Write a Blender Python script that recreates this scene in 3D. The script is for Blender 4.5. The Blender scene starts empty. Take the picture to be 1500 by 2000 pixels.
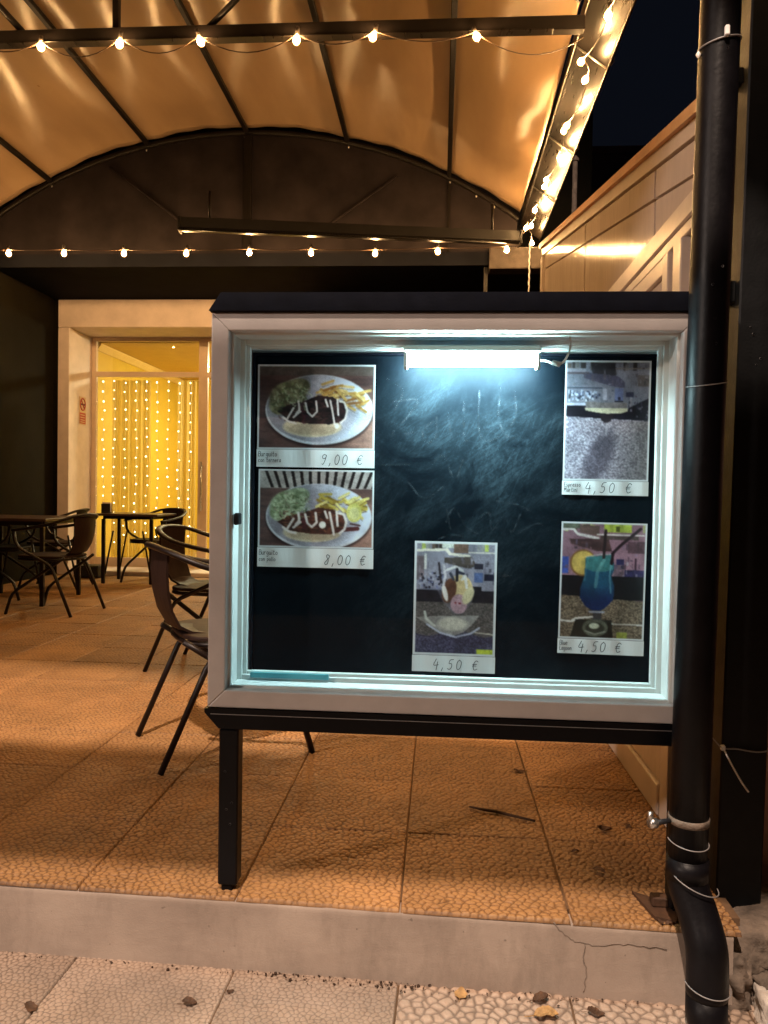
import bpy, math, random
import numpy as np
from mathutils import Vector, Matrix, Quaternion

R = math.radians
scene = bpy.context.scene
COL = scene.collection
rnd = random.Random(7)

# ------------------------------------------------------------------ camera
cam = bpy.data.cameras.new('camera')
cam.sensor_fit = 'AUTO'; cam.sensor_width = 36.0; cam.lens = 27.0
cam.clip_start = 0.05; cam.clip_end = 200
cam_o = bpy.data.objects.new('camera', cam); COL.objects.link(cam_o)
yaw, pit, rol = R(4.08), R(1.37), R(0.95)
f = Vector((-math.sin(yaw)*math.cos(pit), math.cos(yaw)*math.cos(pit), -math.sin(pit)))
r0 = Vector((math.cos(yaw), math.sin(yaw), 0)); u0 = r0.cross(f)
r2 = r0*math.cos(rol) + u0*math.sin(rol); u2 = u0*math.cos(rol) - r0*math.sin(rol)
m = Matrix((r2, u2, -f)).transposed().to_4x4(); m.translation = (0, 0, 1.0)
cam_o.matrix_world = m
scene.camera = cam_o

# ------------------------------------------------------------------ world, street lamp and fill light, exposure
w = bpy.data.worlds.new('World'); scene.world = w; w.use_nodes = True
bg = w.node_tree.nodes['Background']
bg.inputs[0].default_value = (0.0040, 0.0050, 0.0085, 1); bg.inputs[1].default_value = 0.7

def lamp(name, kind, loc, energy, color, target=None, **kw):
    l = bpy.data.lights.new(name, kind); l.energy = energy; l.color = color
    for k, v in kw.items(): setattr(l, k, v)
    o = bpy.data.objects.new(name, l); COL.objects.link(o); o.location = loc
    if target is not None:
        o.rotation_euler = (Vector(target)-Vector(loc)).to_track_quat('-Z', 'Y').to_euler()
    return o
# street lamp high behind the photographer: an added strip on the canopy front cuts its light off at the kerb
lamp('street_lamp_light', 'SPOT', (-0.9, -2.35, 7.35), 4000, (1.0, .76, .60), (-0.1, 1.9, 0), spot_size=R(100), spot_blend=.5, shadow_soft_size=.07)
# added fill light from low left, brightens the case front under the canopy
lamp('case_fill_light', 'SPOT', (-9.5, -4.8, 4.8), 2300, (1.0, .80, .68), (.5, 2, .9), spot_size=R(24), spot_blend=.7, shadow_soft_size=.25)

scene.view_settings.view_transform = 'Standard'
scene.view_settings.look = 'None'
scene.view_settings.exposure = 0; scene.view_settings.gamma = 1
scene.view_settings.use_curve_mapping = False
scene.render.engine = 'CYCLES'
cy = scene.cycles
cy.use_denoising = True
cy.max_bounces = 7; cy.diffuse_bounces = 4; cy.glossy_bounces = 3; cy.transparent_max_bounces = 12
cy.sample_clamp_indirect = 4.0
cy.caustics_reflective = False; cy.caustics_refractive = False

# ------------------------------------------------------------------ materials
def lin(c):
    c = c/255.0
    return c/12.92 if c <= .04045 else ((c+.055)/1.055)**2.4
def srgb(r, g, b): return (lin(r), lin(g), lin(b))

def mat(name, color, rough=.5, metal=0.0, var=.15, vscale=6.0, bump=0.0, bscale=60.0, spec=.5, color2=None, stretch=None, rvar=.1, objvar=0.0):
    m = bpy.data.materials.new(name); m.use_nodes = True
    nt = m.node_tree; N = nt.nodes; L = nt.links
    b = N['Principled BSDF']
    b.inputs['Roughness'].default_value = rough
    b.inputs['Metallic'].default_value = metal
    b.inputs['Specular IOR Level'].default_value = spec
    tc = N.new('ShaderNodeTexCoord'); src = tc.outputs['Object']
    if stretch:
        mp = N.new('ShaderNodeMapping'); mp.inputs['Scale'].default_value = stretch
        L.new(src, mp.inputs[0]); src = mp.outputs[0]
    n = N.new('ShaderNodeTexNoise'); n.inputs['Scale'].default_value = vscale
    n.inputs['Detail'].default_value = 6; n.inputs['Roughness'].default_value = .62
    L.new(src, n.inputs['Vector'])
    cr = N.new('ShaderNodeValToRGB')
    c2 = color2 if color2 else tuple(min(1, c*(1+var)) for c in color)
    c1 = tuple(c*(1-var) for c in color) if not color2 else color
    cr.color_ramp.elements[0].position = .32; cr.color_ramp.elements[1].position = .68
    cr.color_ramp.elements[0].color = (*c1, 1); cr.color_ramp.elements[1].color = (*c2, 1)
    L.new(n.outputs[0], cr.inputs[0])
    out = cr.outputs[0]
    if objvar:
        oi = N.new('ShaderNodeObjectInfo'); hs = N.new('ShaderNodeHueSaturation')
        mr = N.new('ShaderNodeMapRange'); mr.inputs[3].default_value = 1-objvar; mr.inputs[4].default_value = 1+objvar
        L.new(oi.outputs['Random'], mr.inputs[0]); L.new(mr.outputs[0], hs.inputs['Value']); L.new(out, hs.inputs['Color'])
        out = hs.outputs[0]
    L.new(out, b.inputs['Base Color'])
    if rvar:
        mr = N.new('ShaderNodeMapRange'); mr.inputs[3].default_value = max(.02, rough-rvar); mr.inputs[4].default_value = min(1, rough+rvar)
        n3 = N.new('ShaderNodeTexNoise'); n3.inputs['Scale'].default_value = vscale*2.3; n3.inputs['Detail'].default_value = 4
        L.new(src, n3.inputs['Vector']); L.new(n3.outputs[0], mr.inputs[0]); L.new(mr.outputs[0], b.inputs['Roughness'])
    if bump:
        n2 = N.new('ShaderNodeTexNoise'); n2.inputs['Scale'].default_value = bscale; n2.inputs['Detail'].default_value = 5
        L.new(src, n2.inputs['Vector'])
        bp = N.new('ShaderNodeBump'); bp.inputs['Strength'].default_value = bump; bp.inputs['Distance'].default_value = .01
        L.new(n2.outputs[0], bp.inputs['Height']); L.new(bp.outputs[0], b.inputs['Normal'])
    m['out'] = 0
    return m

def emis(name, color, strength):
    m = bpy.data.materials.new(name); m.use_nodes = True
    nt = m.node_tree; nt.nodes.clear()
    e = nt.nodes.new('ShaderNodeEmission'); o = nt.nodes.new('ShaderNodeOutputMaterial')
    e.inputs[0].default_value = (*color, 1); e.inputs[1].default_value = strength
    nt.links.new(e.outputs[0], o.inputs[0])
    return m

def glassy(name, tint=(1, 1, 1), rough=.02, ior=1.45, glow=None, glow_s=0.0, glow_mix=.5, dirt=0.0):
    """Thin pane: what lies behind shows through, with a Fresnel reflection on top."""
    m = bpy.data.materials.new(name); m.use_nodes = True
    nt = m.node_tree; nt.nodes.clear(); N = nt.nodes; L = nt.links
    t = N.new('ShaderNodeBsdfTransparent'); t.inputs[0].default_value = (*tint, 1)
    g = N.new('ShaderNodeBsdfGlossy'); g.inputs['Roughness'].default_value = rough
    fr = N.new('ShaderNodeFresnel'); gm = N.new('ShaderNodeNewGeometry'); mi = N.new('ShaderNodeMapRange')
    mi.inputs[3].default_value = ior; mi.inputs[4].default_value = 1/ior       # same reflection from either face of the pane
    L.new(gm.outputs['Backfacing'], mi.inputs[0]); L.new(mi.outputs[0], fr.inputs[0])
    mx = N.new('ShaderNodeMixShader'); o = N.new('ShaderNodeOutputMaterial')
    L.new(fr.outputs[0], mx.inputs[0]); L.new(t.outputs[0], mx.inputs[1]); L.new(g.outputs[0], mx.inputs[2])
    last = mx.outputs[0]
    if glow:
        e = N.new('ShaderNodeEmission'); e.inputs[0].default_value = (*glow, 1); e.inputs[1].default_value = glow_s
        m2 = N.new('ShaderNodeMixShader'); m2.inputs[0].default_value = glow_mix
        L.new(last, m2.inputs[1]); L.new(e.outputs[0], m2.inputs[2]); last = m2.outputs[0]
    if dirt:
        d = N.new('ShaderNodeBsdfDiffuse'); d.inputs[0].default_value = (.6, .62, .62, 1)
        tc = N.new('ShaderNodeTexCoord'); n = N.new('ShaderNodeTexNoise'); n.inputs['Scale'].default_value = 5; n.inputs['Detail'].default_value = 8
        mr = N.new('ShaderNodeMapRange'); mr.inputs[1].default_value = .5; mr.inputs[2].default_value = .8; mr.inputs[4].default_value = dirt
        L.new(tc.outputs['Object'], n.inputs['Vector']); L.new(n.outputs[0], mr.inputs[0])
        m2 = N.new('ShaderNodeMixShader'); L.new(mr.outputs[0], m2.inputs[0]); L.new(last, m2.inputs[1]); L.new(d.outputs[0], m2.inputs[2]); last = m2.outputs[0]
    L.new(last, o.inputs[0])
    return m

def tile_mat(name, ca, cb, groove, rough):
    """Cement tile with a moulded pebble relief: the grooves hold dirt (attribute written with the relief)."""
    m = mat(name, ca, rough, 0, vscale=3.0, color2=cb, bump=.25, bscale=180, objvar=.16)
    nt = m.node_tree; N = nt.nodes; L = nt.links
    b = N['Principled BSDF']
    src = b.inputs['Base Color'].links[0].from_socket
    at = N.new('ShaderNodeAttribute'); at.attribute_name = 'groove'
    tc = N.new('ShaderNodeTexCoord'); n = N.new('ShaderNodeTexNoise'); n.inputs['Scale'].default_value = 1.7; n.inputs['Detail'].default_value = 6
    geo = N.new('ShaderNodeNewGeometry'); L.new(geo.outputs['Position'], n.inputs['Vector'])
    cr = N.new('ShaderNodeMapRange'); cr.inputs[1].default_value = .35; cr.inputs[2].default_value = .65; cr.inputs[3].default_value = .55; cr.inputs[4].default_value = 1.0
    L.new(n.outputs[0], cr.inputs[0])
    mu = N.new('ShaderNodeMath'); mu.operation = 'MULTIPLY'; L.new(at.outputs['Fac'], mu.inputs[0]); L.new(cr.outputs[0], mu.inputs[1])
    mx = N.new('ShaderNodeMix'); mx.data_type = 'RGBA'
    L.new(mu.outputs[0], mx.inputs[0]); L.new(src, mx.inputs[6]); mx.inputs[7].default_value = (*groove, 1)
    # broad worn and soiled patches
    n2 = N.new('ShaderNodeTexNoise'); n2.inputs['Scale'].default_value = .9; n2.inputs['Detail'].default_value = 7; n2.inputs['Roughness'].default_value = .7
    L.new(geo.outputs['Position'], n2.inputs['Vector'])
    mr = N.new('ShaderNodeMapRange'); mr.inputs[1].default_value = .35; mr.inputs[2].default_value = .7; mr.inputs[3].default_value = .50; mr.inputs[4].default_value = 1.20
    L.new(n2.outputs[0], mr.inputs[0])
    hs = N.new('ShaderNodeHueSaturation'); L.new(mr.outputs[0], hs.inputs['Value']); L.new(mx.outputs[2], hs.inputs['Color'])
    L.new(hs.outputs[0], b.inputs['Base Color'])
    return m

M = {}
M['black'] = mat('black_paint', (.0030, .0030, .0040), .42, 0, .3, 9, .05, 200, spec=.16)
M['chair'] = mat('dark_brown_metal', (.0085, .0050, .0045), .40, 0, .3, 8, .06, 220, spec=.35)
M['seat'] = mat('brown_plywood', (.022, .011, .008), .55, 0, .25, 5, .04, 90, spec=.2, stretch=(1, 8, 1))
M['wood_top'] = mat('table_laminate', (.05, .028, .02), .35, 0, .25, 4, stretch=(1, 9, 1))
M['frame'] = mat('off_white_lacquer', (.52, .485, .465), .42, 0, .10, 7, .05, 120)
M['alu'] = mat('white_aluminium', (.74, .78, .76), .38, .0, .10, 9, .03, 90)
M['cabinet'] = mat('cabinet_white', (.78, .80, .78), .45, 0, .12, 7, .03, 60)
M['navy'] = mat('navy_black_cap', (.0045, .0055, .010), .45, 0, .3, 12, .05, 150, spec=.10)
M['pipe'] = mat('black_pvc', (.0045, .004, .005), .42, 0, .35, 14, .07, 90, spec=.16)
M['post'] = mat('post_paint', (.0035, .004, .0045), .5, 0, .4, 10, .08, 130, spec=.2)
M['steel'] = mat('galvanised_steel', (.55, .54, .52), .3, .9, .15, 30)
M['wire'] = mat('grey_wire', (.26, .245, .24), .5, .2, .1)
M['tie'] = mat('white_nylon', (.88, .86, .84), .45, 0, .05)
M['fabric'] = mat('canopy_vinyl', (.235, .152, .086), .29, 0, vscale=2.0, color2=(.315, .213, .122), bump=.05, bscale=7, spec=1.0, rvar=.03, stretch=(1.6, .35, 1.6))
_nt = M['fabric'].node_tree; _b = _nt.nodes['Principled BSDF']; _b.inputs['Anisotropic'].default_value = .95
_t = _nt.nodes.new('ShaderNodeCombineXYZ'); _t.inputs[1].default_value = 1.0; _nt.links.new(_t.outputs[0], _b.inputs['Tangent'])
M['canopy_steel'] = mat('canopy_steel', (.005, .0038, .0034), .42, .0, .3, 9, spec=.16)
M['gable'] = mat('gable_vinyl', (.014, .0112, .0125), .8, 0, .4, 3, .15, 10, spec=.06)
M['fascia'] = mat('fascia_dark', (.006, .0042, .0036), .85, 0, .4, 3, spec=.04)
M['gutter'] = mat('gutter_sheet', (.006, .0045, .0036), .30, .0, .3, 5, .10, 14, stretch=(4, .5, 4), spec=.14)
M['dark_wall'] = mat('dark_green_plaster', (.0085, .0068, .0035), .8, 0, .25, 2, .25, 60, spec=.08)
M['soffit'] = mat('soffit_navy', (.006, .0065, .0095), .8, 0, .3, 2, .1, 30, spec=.04)
M['surround'] = mat('beige_surround', (.68, .58, .55), .6, 0, .10, 5, .12, 70)
M['shopfront'] = mat('shopfront_aluminium', (.66, .52, .40), .4, 0, .08, 7)
M['yellow'] = mat('yellow_plaster', (.60, .43, .05), .75, 0, .08, 3, .1, 40)
M['cornice'] = mat('cream_cornice', (.72, .55, .22), .6, 0, .06)
M['sheer'] = mat('sheer_curtain', (.62, .50, .20), .8, 0, .1, 4)
_nt = M['sheer'].node_tree; _o = _nt.nodes['Material Output']; _tr = _nt.nodes.new('ShaderNodeBsdfTranslucent'); _tr.inputs[0].default_value = (.75, .62, .26, 1)
_tp = _nt.nodes.new('ShaderNodeBsdfTransparent'); _m1 = _nt.nodes.new('ShaderNodeMixShader'); _m1.inputs[0].default_value = .7; _m2 = _nt.nodes.new('ShaderNodeMixShader'); _m2.inputs[0].default_value = .55
_nt.links.new(_nt.nodes['Principled BSDF'].outputs[0], _m1.inputs[1]); _nt.links.new(_tr.outputs[0], _m1.inputs[2]); _nt.links.new(_m1.outputs[0], _m2.inputs[1]); _nt.links.new(_tp.outputs[0], _m2.inputs[2]); _nt.links.new(_m2.outputs[0], _o.inputs[0])
M['room_floor'] = mat('room_floor', (.35, .24, .12), .4, 0, .15, 4)
M['ceiling'] = mat('room_ceiling', (.58, .42, .17), .7, 0, .05)
M['kiosk'] = mat('kiosk_white_panel', (.62, .53, .46), .12, 0, .07, 3, .16, 16, stretch=(2, 2, .6), spec=.10, rvar=.04)
M['kiosk_trim'] = mat('kiosk_trim', (.60, .51, .44), .32, 0, .10, 6, .04, 50)
M['roof_edge'] = mat('roof_edge_orange', (.50, .25, .10), .4, 0, .15, 8)
M['kiosk_front'] = mat('kiosk_front_brown', (.38, .22, .16), .6, 0, .2, 5, .15, 70)
M['kerb'] = mat('kerb_plaster', (.285, .225, .183), .85, 0, vscale=4.5, color2=(.39, .315, .258), bump=.10, bscale=240)
def speckle(m, scale, lo, hi, dark):
    nt = m.node_tree; N = nt.nodes; L = nt.links; b = N['Principled BSDF']; src = b.inputs['Base Color'].links[0].from_socket
    tc = N.new('ShaderNodeTexCoord'); n = N.new('ShaderNodeTexNoise'); n.inputs['Scale'].default_value = scale; n.inputs['Detail'].default_value = 3
    mp = N.new('ShaderNodeMapping'); mp.inputs['Scale'].default_value = (1, 1, 1); L.new(tc.outputs['Object'], mp.inputs[0]); L.new(mp.outputs[0], n.inputs['Vector'])
    r = N.new('ShaderNodeMapRange'); r.inputs[1].default_value = lo; r.inputs[2].default_value = hi; L.new(n.outputs[0], r.inputs[0])
    n2 = N.new('ShaderNodeTexNoise'); n2.inputs['Scale'].default_value = 5; n2.inputs['Detail'].default_value = 8; n2.inputs['Roughness'].default_value = .75
    mp2 = N.new('ShaderNodeMapping'); mp2.inputs['Scale'].default_value = (1, 1, .35); L.new(tc.outputs['Object'], mp2.inputs[0]); L.new(mp2.outputs[0], n2.inputs['Vector'])
    r2 = N.new('ShaderNodeMapRange'); r2.inputs[1].default_value = .48; r2.inputs[2].default_value = .72; r2.inputs[4].default_value = .75; L.new(n2.outputs[0], r2.inputs[0])
    mx = N.new('ShaderNodeMath'); mx.operation = 'MAXIMUM'; L.new(r.outputs[0], mx.inputs[0]); L.new(r2.outputs[0], mx.inputs[1])
    x = N.new('ShaderNodeMix'); x.data_type = 'RGBA'; L.new(mx.outputs[0], x.inputs[0]); L.new(src, x.inputs[6]); x.inputs[7].default_value = (*dark, 1)
    L.new(x.outputs[2], b.inputs['Base Color'])
speckle(M['kerb'], 60, .70, .76, (.19, .15, .12))
M['kerb_dirt'] = mat('kerb_dirt', (.235, .185, .15), .9, 0, .3, 30)
M['beam_end'] = mat('stained_beam', (.045, .037, .033), .8, 0, .3, 8, .2, 50, spec=.1)
M['grout'] = mat('dark_grout', (.12, .068, .034), .9, 0, .3, 20)
M['concrete'] = mat('rough_concrete', (.15, .115, .088), .9, 0, .5, 14, .9, 45)
M['whitestone'] = mat('white_stone', (.58, .52, .45), .8, 0, .15, 9, .5, 60)
M['tile'] = tile_mat('terrace_tile', (.40, .205, .078), (.47, .255, .100), (.115, .050, .020), .60)
M['paving'] = tile_mat('street_paving', (.44, .32, .235), (.52, .385, .29), (.15, .105, .075), .75)
M['neigh'] = mat('neighbour_render', (.075, .040, .036), .9, 0, .2, 1, .2, 20)
M['paper'] = mat('white_paper', (.74, .76, .77), .55, 0, .05, 5, .04, 14)
M['ink'] = mat('black_ink', (.012, .012, .016), .6, 0, .1)
M['chalk'] = mat('chalk_line', (.050, .066, .082), .95, 0, .3, 70)
_nt = M['chalk'].node_tree; _o = _nt.nodes['Material Output']; _tp = _nt.nodes.new('ShaderNodeBsdfTransparent'); _m = _nt.nodes.new('ShaderNodeMixShader')
_tc = _nt.nodes.new('ShaderNodeTexCoord'); _n = _nt.nodes.new('ShaderNodeTexNoise'); _n.inputs['Scale'].default_value = 90; _n.inputs['Detail'].default_value = 6
_r = _nt.nodes.new('ShaderNodeMapRange'); _r.inputs[1].default_value = .42; _r.inputs[2].default_value = .75; _r.inputs[4].default_value = .42
_nt.links.new(_tc.outputs['Object'], _n.inputs['Vector']); _nt.links.new(_n.outputs[0], _r.inputs[0]); _nt.links.new(_r.outputs[0], _m.inputs[0])
_nt.links.new(_tp.outputs[0], _m.inputs[1]); _nt.links.new(_nt.nodes['Principled BSDF'].outputs[0], _m.inputs[2]); _nt.links.new(_m.outputs[0], _o.inputs[0])
M['teal'] = mat('teal_plastic', (.10, .42, .50), .4, 0, .1)
M['leaf'] = mat('dry_leaf', (.085, .04, .018), .8, 0, .5, 60)
M['leaf2'] = mat('tan_leaf', (.42, .24, .09), .75, 0, .35, 40)
M['twig'] = mat('twig_bark', (.05, .026, .014), .9, 0, .4, 50)
M['cable'] = mat('brown_cable', (.05, .028, .016), .5, 0, .2)
M['white_cable'] = mat('white_cable', (.62, .62, .58), .45, 0, .1)
M['socket'] = mat('bulb_socket', (.03, .022, .016), .5, 0, .2)
M['bulb_core'] = emis('bulb_core', (1.0, .60, .26), 2250)
M['bulb_glass'] = glassy('bulb_glass', (1, .93, .8), .05, 1.3, (1.0, .50, .13), 3.0, .5)
M['led'] = emis('led_dot', (1.0, .84, .50), 9)
M['tube'] = emis('cool_tube', (.60, .92, .97), 600)
M['housing'] = mat('lamp_housing', (.60, .78, .76), .4, 0, .05)
M['room_lamp'] = emis('room_lamp', (1.0, .86, .50), 350)
M['pane'] = glassy('window_pane', (.97, .98, .97), .015, 1.5)
M['case_pane'] = glassy('case_pane', (.97, .99, .99), .02, 1.17)
M['kiosk_pane'] = mat('kiosk_pane', (.20, .18, .16), .08, 0, .1, 2, spec=.8)
M['sign_red'] = mat('sign_red', (.42, .05, .035), .5, 0, .1)
M['sign_white'] = mat('sign_white', (.60, .45, .28), .5, 0, .05)
M['dark_item'] = mat('dark_item', (.02, .014, .012), .5, 0, .2)

def board_material():
    m = bpy.data.materials.new('chalkboard'); m.use_nodes = True
    nt = m.node_tree; N = nt.nodes; L = nt.links; b = N['Principled BSDF']
    b.inputs['Roughness'].default_value = .6; b.inputs['Specular IOR Level'].default_value = .06
    tc = N.new('ShaderNodeTexCoord')
    def noise(scale, rot, st, lo, hi, dist=0.0):
        mr_ = N.new('ShaderNodeMapping'); mr_.inputs['Rotation'].default_value = (0, rot, 0); L.new(tc.outputs['Object'], mr_.inputs[0])
        mp = N.new('ShaderNodeMapping'); mp.inputs['Scale'].default_value = st; L.new(mr_.outputs[0], mp.inputs[0])
        n = N.new('ShaderNodeTexNoise'); n.inputs['Scale'].default_value = scale; n.inputs['Detail'].default_value = 9; n.inputs['Roughness'].default_value = .7
        n.inputs['Distortion'].default_value = dist
        L.new(mp.outputs[0], n.inputs['Vector'])
        r = N.new('ShaderNodeMapRange'); r.inputs[1].default_value = lo; r.inputs[2].default_value = hi; r.clamp = True
        L.new(n.outputs[0], r.inputs[0]); return r.outputs[0]
    a = noise(4.2, .5, (1, 1, 1), .40, .64, .5)            # broad wiped clouds
    s1 = noise(9, .62, (1, 1, 7), .46, .70, 1.2)         # wiping streaks, two directions
    s2 = noise(8, -.42, (6, 1, 1), .48, .72, 1.4)
    g = noise(170, 0, (1, 1, 1), .5, .72)              # grain of the dust
    def math_(op, x, y):
        n = N.new('ShaderNodeMath'); n.operation = op
        for i, v in enumerate((x, y)):
            if isinstance(v, (int, float)): n.inputs[i].default_value = v
            else: L.new(v, n.inputs[i])
        return n.outputs[0]
    st = math_('ADD', s1, s2)
    dust = math_('MULTIPLY', a, math_('ADD', math_('MULTIPLY', st, .8), .35))
    dust = math_('ADD', math_('MULTIPLY', dust, .8), math_('MULTIPLY', math_('MULTIPLY', a, g), .55))
    dust = math_('MINIMUM', dust, 1.0)
    # the middle of the board was written on and wiped most
    sx = N.new('ShaderNodeSeparateXYZ'); L.new(tc.outputs['Object'], sx.inputs[0])
    dx = math_('ABSOLUTE', math_('SUBTRACT', sx.outputs[0], .06), 0)
    fx = N.new('ShaderNodeMapRange'); fx.inputs[1].default_value = .40; fx.inputs[2].default_value = .14; fx.clamp = True; L.new(dx, fx.inputs[0])
    fz = N.new('ShaderNodeMapRange'); fz.inputs[1].default_value = .66; fz.inputs[2].default_value = 1.10; fz.inputs[3].default_value = .16; fz.clamp = True; L.new(sx.outputs[2], fz.inputs[0])
    ft = N.new('ShaderNodeMapRange'); ft.inputs[1].default_value = 1.14; ft.inputs[2].default_value = 1.31; ft.inputs[3].default_value = 1.0; ft.inputs[4].default_value = .09; ft.clamp = True; L.new(sx.outputs[2], ft.inputs[0])  # dust colour faded towards the tube to hold its glow down
    dust = math_('MULTIPLY', math_('MULTIPLY', dust, ft.outputs[0]), 1.5)
    dust = math_('MULTIPLY', dust, math_('ADD', math_('MULTIPLY', math_('MULTIPLY', fx.outputs[0], fz.outputs[0]), .94), .06))
    mx = N.new('ShaderNodeMix'); mx.data_type = 'RGBA'
    L.new(dust, mx.inputs[0]); mx.inputs[6].default_value = (.0013, .0033, .0060, 1); mx.inputs[7].default_value = (.025, .037, .047, 1)
    L.new(mx.outputs[2], b.inputs['Base Color'])
    return m
M['board'] = board_material()

def print_material():
    m = bpy.data.materials.new('photo_print'); m.use_nodes = True
    nt = m.node_tree; b = nt.nodes['Principled BSDF']; b.inputs['Roughness'].default_value = .4
    a = nt.nodes.new('ShaderNodeAttribute'); a.attribute_name = 'ink'
    nt.links.new(a.outputs['Color'], b.inputs['Base Color'])
    return m
M['print'] = print_material()

# ------------------------------------------------------------------ mesh builder
class MB:
    def __init__(s, org=(0, 0, 0)): s.v = []; s.f = []; s.o = Vector(org); s.sm = []
    def add(s, vs, fs, smooth=False):
        n = len(s.v); s.v += [Vector(p)-s.o for p in vs]
        for q in fs: s.f.append([i+n for i in q]); s.sm.append(smooth)
    def box(s, a, b):
        (x0, y0, z0), (x1, y1, z1) = a, b
        s.add([(x0,y0,z0),(x1,y0,z0),(x1,y1,z0),(x0,y1,z0),(x0,y0,z1),(x1,y0,z1),(x1,y1,z1),(x0,y1,z1)],
              [(3,2,1,0),(4,5,6,7),(0,1,5,4),(1,2,6,5),(2,3,7,6),(3,0,4,7)])
        return s
    def bev(s, a, b, c=.004):
        """box with chamfered edges"""
        (x0, y0, z0), (x1, y1, z1) = a, b
        import bmesh
        bm = bmesh.new(); bmesh.ops.create_cube(bm, size=1)
        for v in bm.verts: v.co = Vector(((x0+x1)/2+v.co.x*(x1-x0), (y0+y1)/2+v.co.y*(y1-y0), (z0+z1)/2+v.co.z*(z1-z0)))
        bmesh.ops.bevel(bm, geom=bm.edges[:], offset=c, segments=1, affect='EDGES')
        bm.verts.index_update()
        s.add([v.co.copy() for v in bm.verts], [[v.index for v in q.verts] for q in bm.faces]); bm.free()
        return s
    def prism(s, poly, axis, a, b):
        """extrude a 2D polygon along an axis ('x','y','z') from a to b; poly given in the two other axes"""
        def P(p, t):
            return {'x': (t, p[0], p[1]), 'y': (p[0], t, p[1]), 'z': (p[0], p[1], t)}[axis]
        n = len(poly)
        vs = [P(p, a) for p in poly]+[P(p, b) for p in poly]
        fs = [list(range(n))[::-1], list(range(n, 2*n))]+[(i, (i+1) % n, n+(i+1) % n, n+i) for i in range(n)]
        s.add(vs, fs); return s
    def tube(s, path, r, n=10, flat=None, up=None, cap=True, taper=None):
        P = [Vector(p) for p in path]; k = len(P)
        rings = []
        T = [(P[min(i+1, k-1)]-P[max(i-1, 0)]).normalized() for i in range(k)]
        ref = Vector(up) if up else (Vector((0, 0, 1)) if abs(T[0].z) < .9 else Vector((1, 0, 0)))
        a = (ref - T[0]*ref.dot(T[0])).normalized()
        vs = []
        for i in range(k):
            if i:
                a = T[i-1].rotation_difference(T[i]) @ a
                a = (a - T[i]*a.dot(T[i])).normalized()
            b = T[i].cross(a)
            rr = r if not taper else r*taper[i]
            for j in range(n):
                t = 2*math.pi*j/n
                vs.append(P[i]+a*(math.cos(t)*rr*(flat or 1))+b*(math.sin(t)*rr))
        fs = [(i*n+j, i*n+(j+1) % n, (i+1)*n+(j+1) % n, (i+1)*n+j) for i in range(k-1) for j in range(n)]
        if cap: fs += [list(range(n))[::-1], list(range((k-1)*n, k*n))]
        s.add(vs, fs, True); return s
    def lathe(s, prof, c=(0, 0, 0), n=16, axis=None):
        """prof: list of (radius, height)"""
        vs = []; fs = []
        q = Vector((0, 0, 1)).rotation_difference(Vector(axis)) if axis else Quaternion()
        for (r, z) in prof:
            for j in range(n):
                t = 2*math.pi*j/n
                vs.append(Vector(c)+q @ Vector((r*math.cos(t), r*math.sin(t), z)))
        k = len(prof)
        fs = [(i*n+j, i*n+(j+1) % n, (i+1)*n+(j+1) % n, (i+1)*n+j) for i in range(k-1) for j in range(n)]
        s.add(vs, fs, True); return s
    def ribbon(s, path, wd, y):
        """flat stroke in the plane y = const (path in x,z)"""
        P = [Vector((p[0], p[1])) for p in path]
        k = len(P)
        if k < 2: return s
        vs = []
        for i in range(k):
            t = (P[min(i+1, k-1)]-P[max(i-1, 0)])
            t = t.normalized() if t.length > 1e-9 else Vector((1, 0))
            nn = Vector((-t.y, t.x))*wd/2
            e = Vector((0, 0))
            if i == 0: e = -t*wd/2
            if i == k-1: e = t*wd/2
            a = P[i]+e+nn; b = P[i]+e-nn
            vs += [(a.x, y, a.y), (b.x, y, b.y)]
        s.add(vs, [(2*i, 2*i+1, 2*i+3, 2*i+2) for i in range(k-1)]); return s
    def mesh(s, name, m=None):
        me = bpy.data.meshes.new(name)
        me.from_pydata([tuple(v) for v in s.v], [], s.f)
        me.polygons.foreach_set('use_smooth', s.sm)
        if m: me.materials.append(m)
        me.update()
        return me
    def build(s, name, m, parent=None, loc=(0, 0, 0), rot=(0, 0, 0), fix=True):
        me = s.mesh(name, m)
        if fix: fix_normals(me)
        return link(name, me, parent, loc, rot)

def fix_normals(me):
    import bmesh
    bm = bmesh.new(); bm.from_mesh(me); bmesh.ops.recalc_face_normals(bm, faces=bm.faces); bm.to_mesh(me); bm.free()

def link(name, me, parent=None, loc=(0, 0, 0), rot=(0, 0, 0)):
    o = bpy.data.objects.new(name, me); COL.objects.link(o)
    o.location = loc; o.rotation_euler = rot
    if parent: o.parent = parent
    return o

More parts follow.
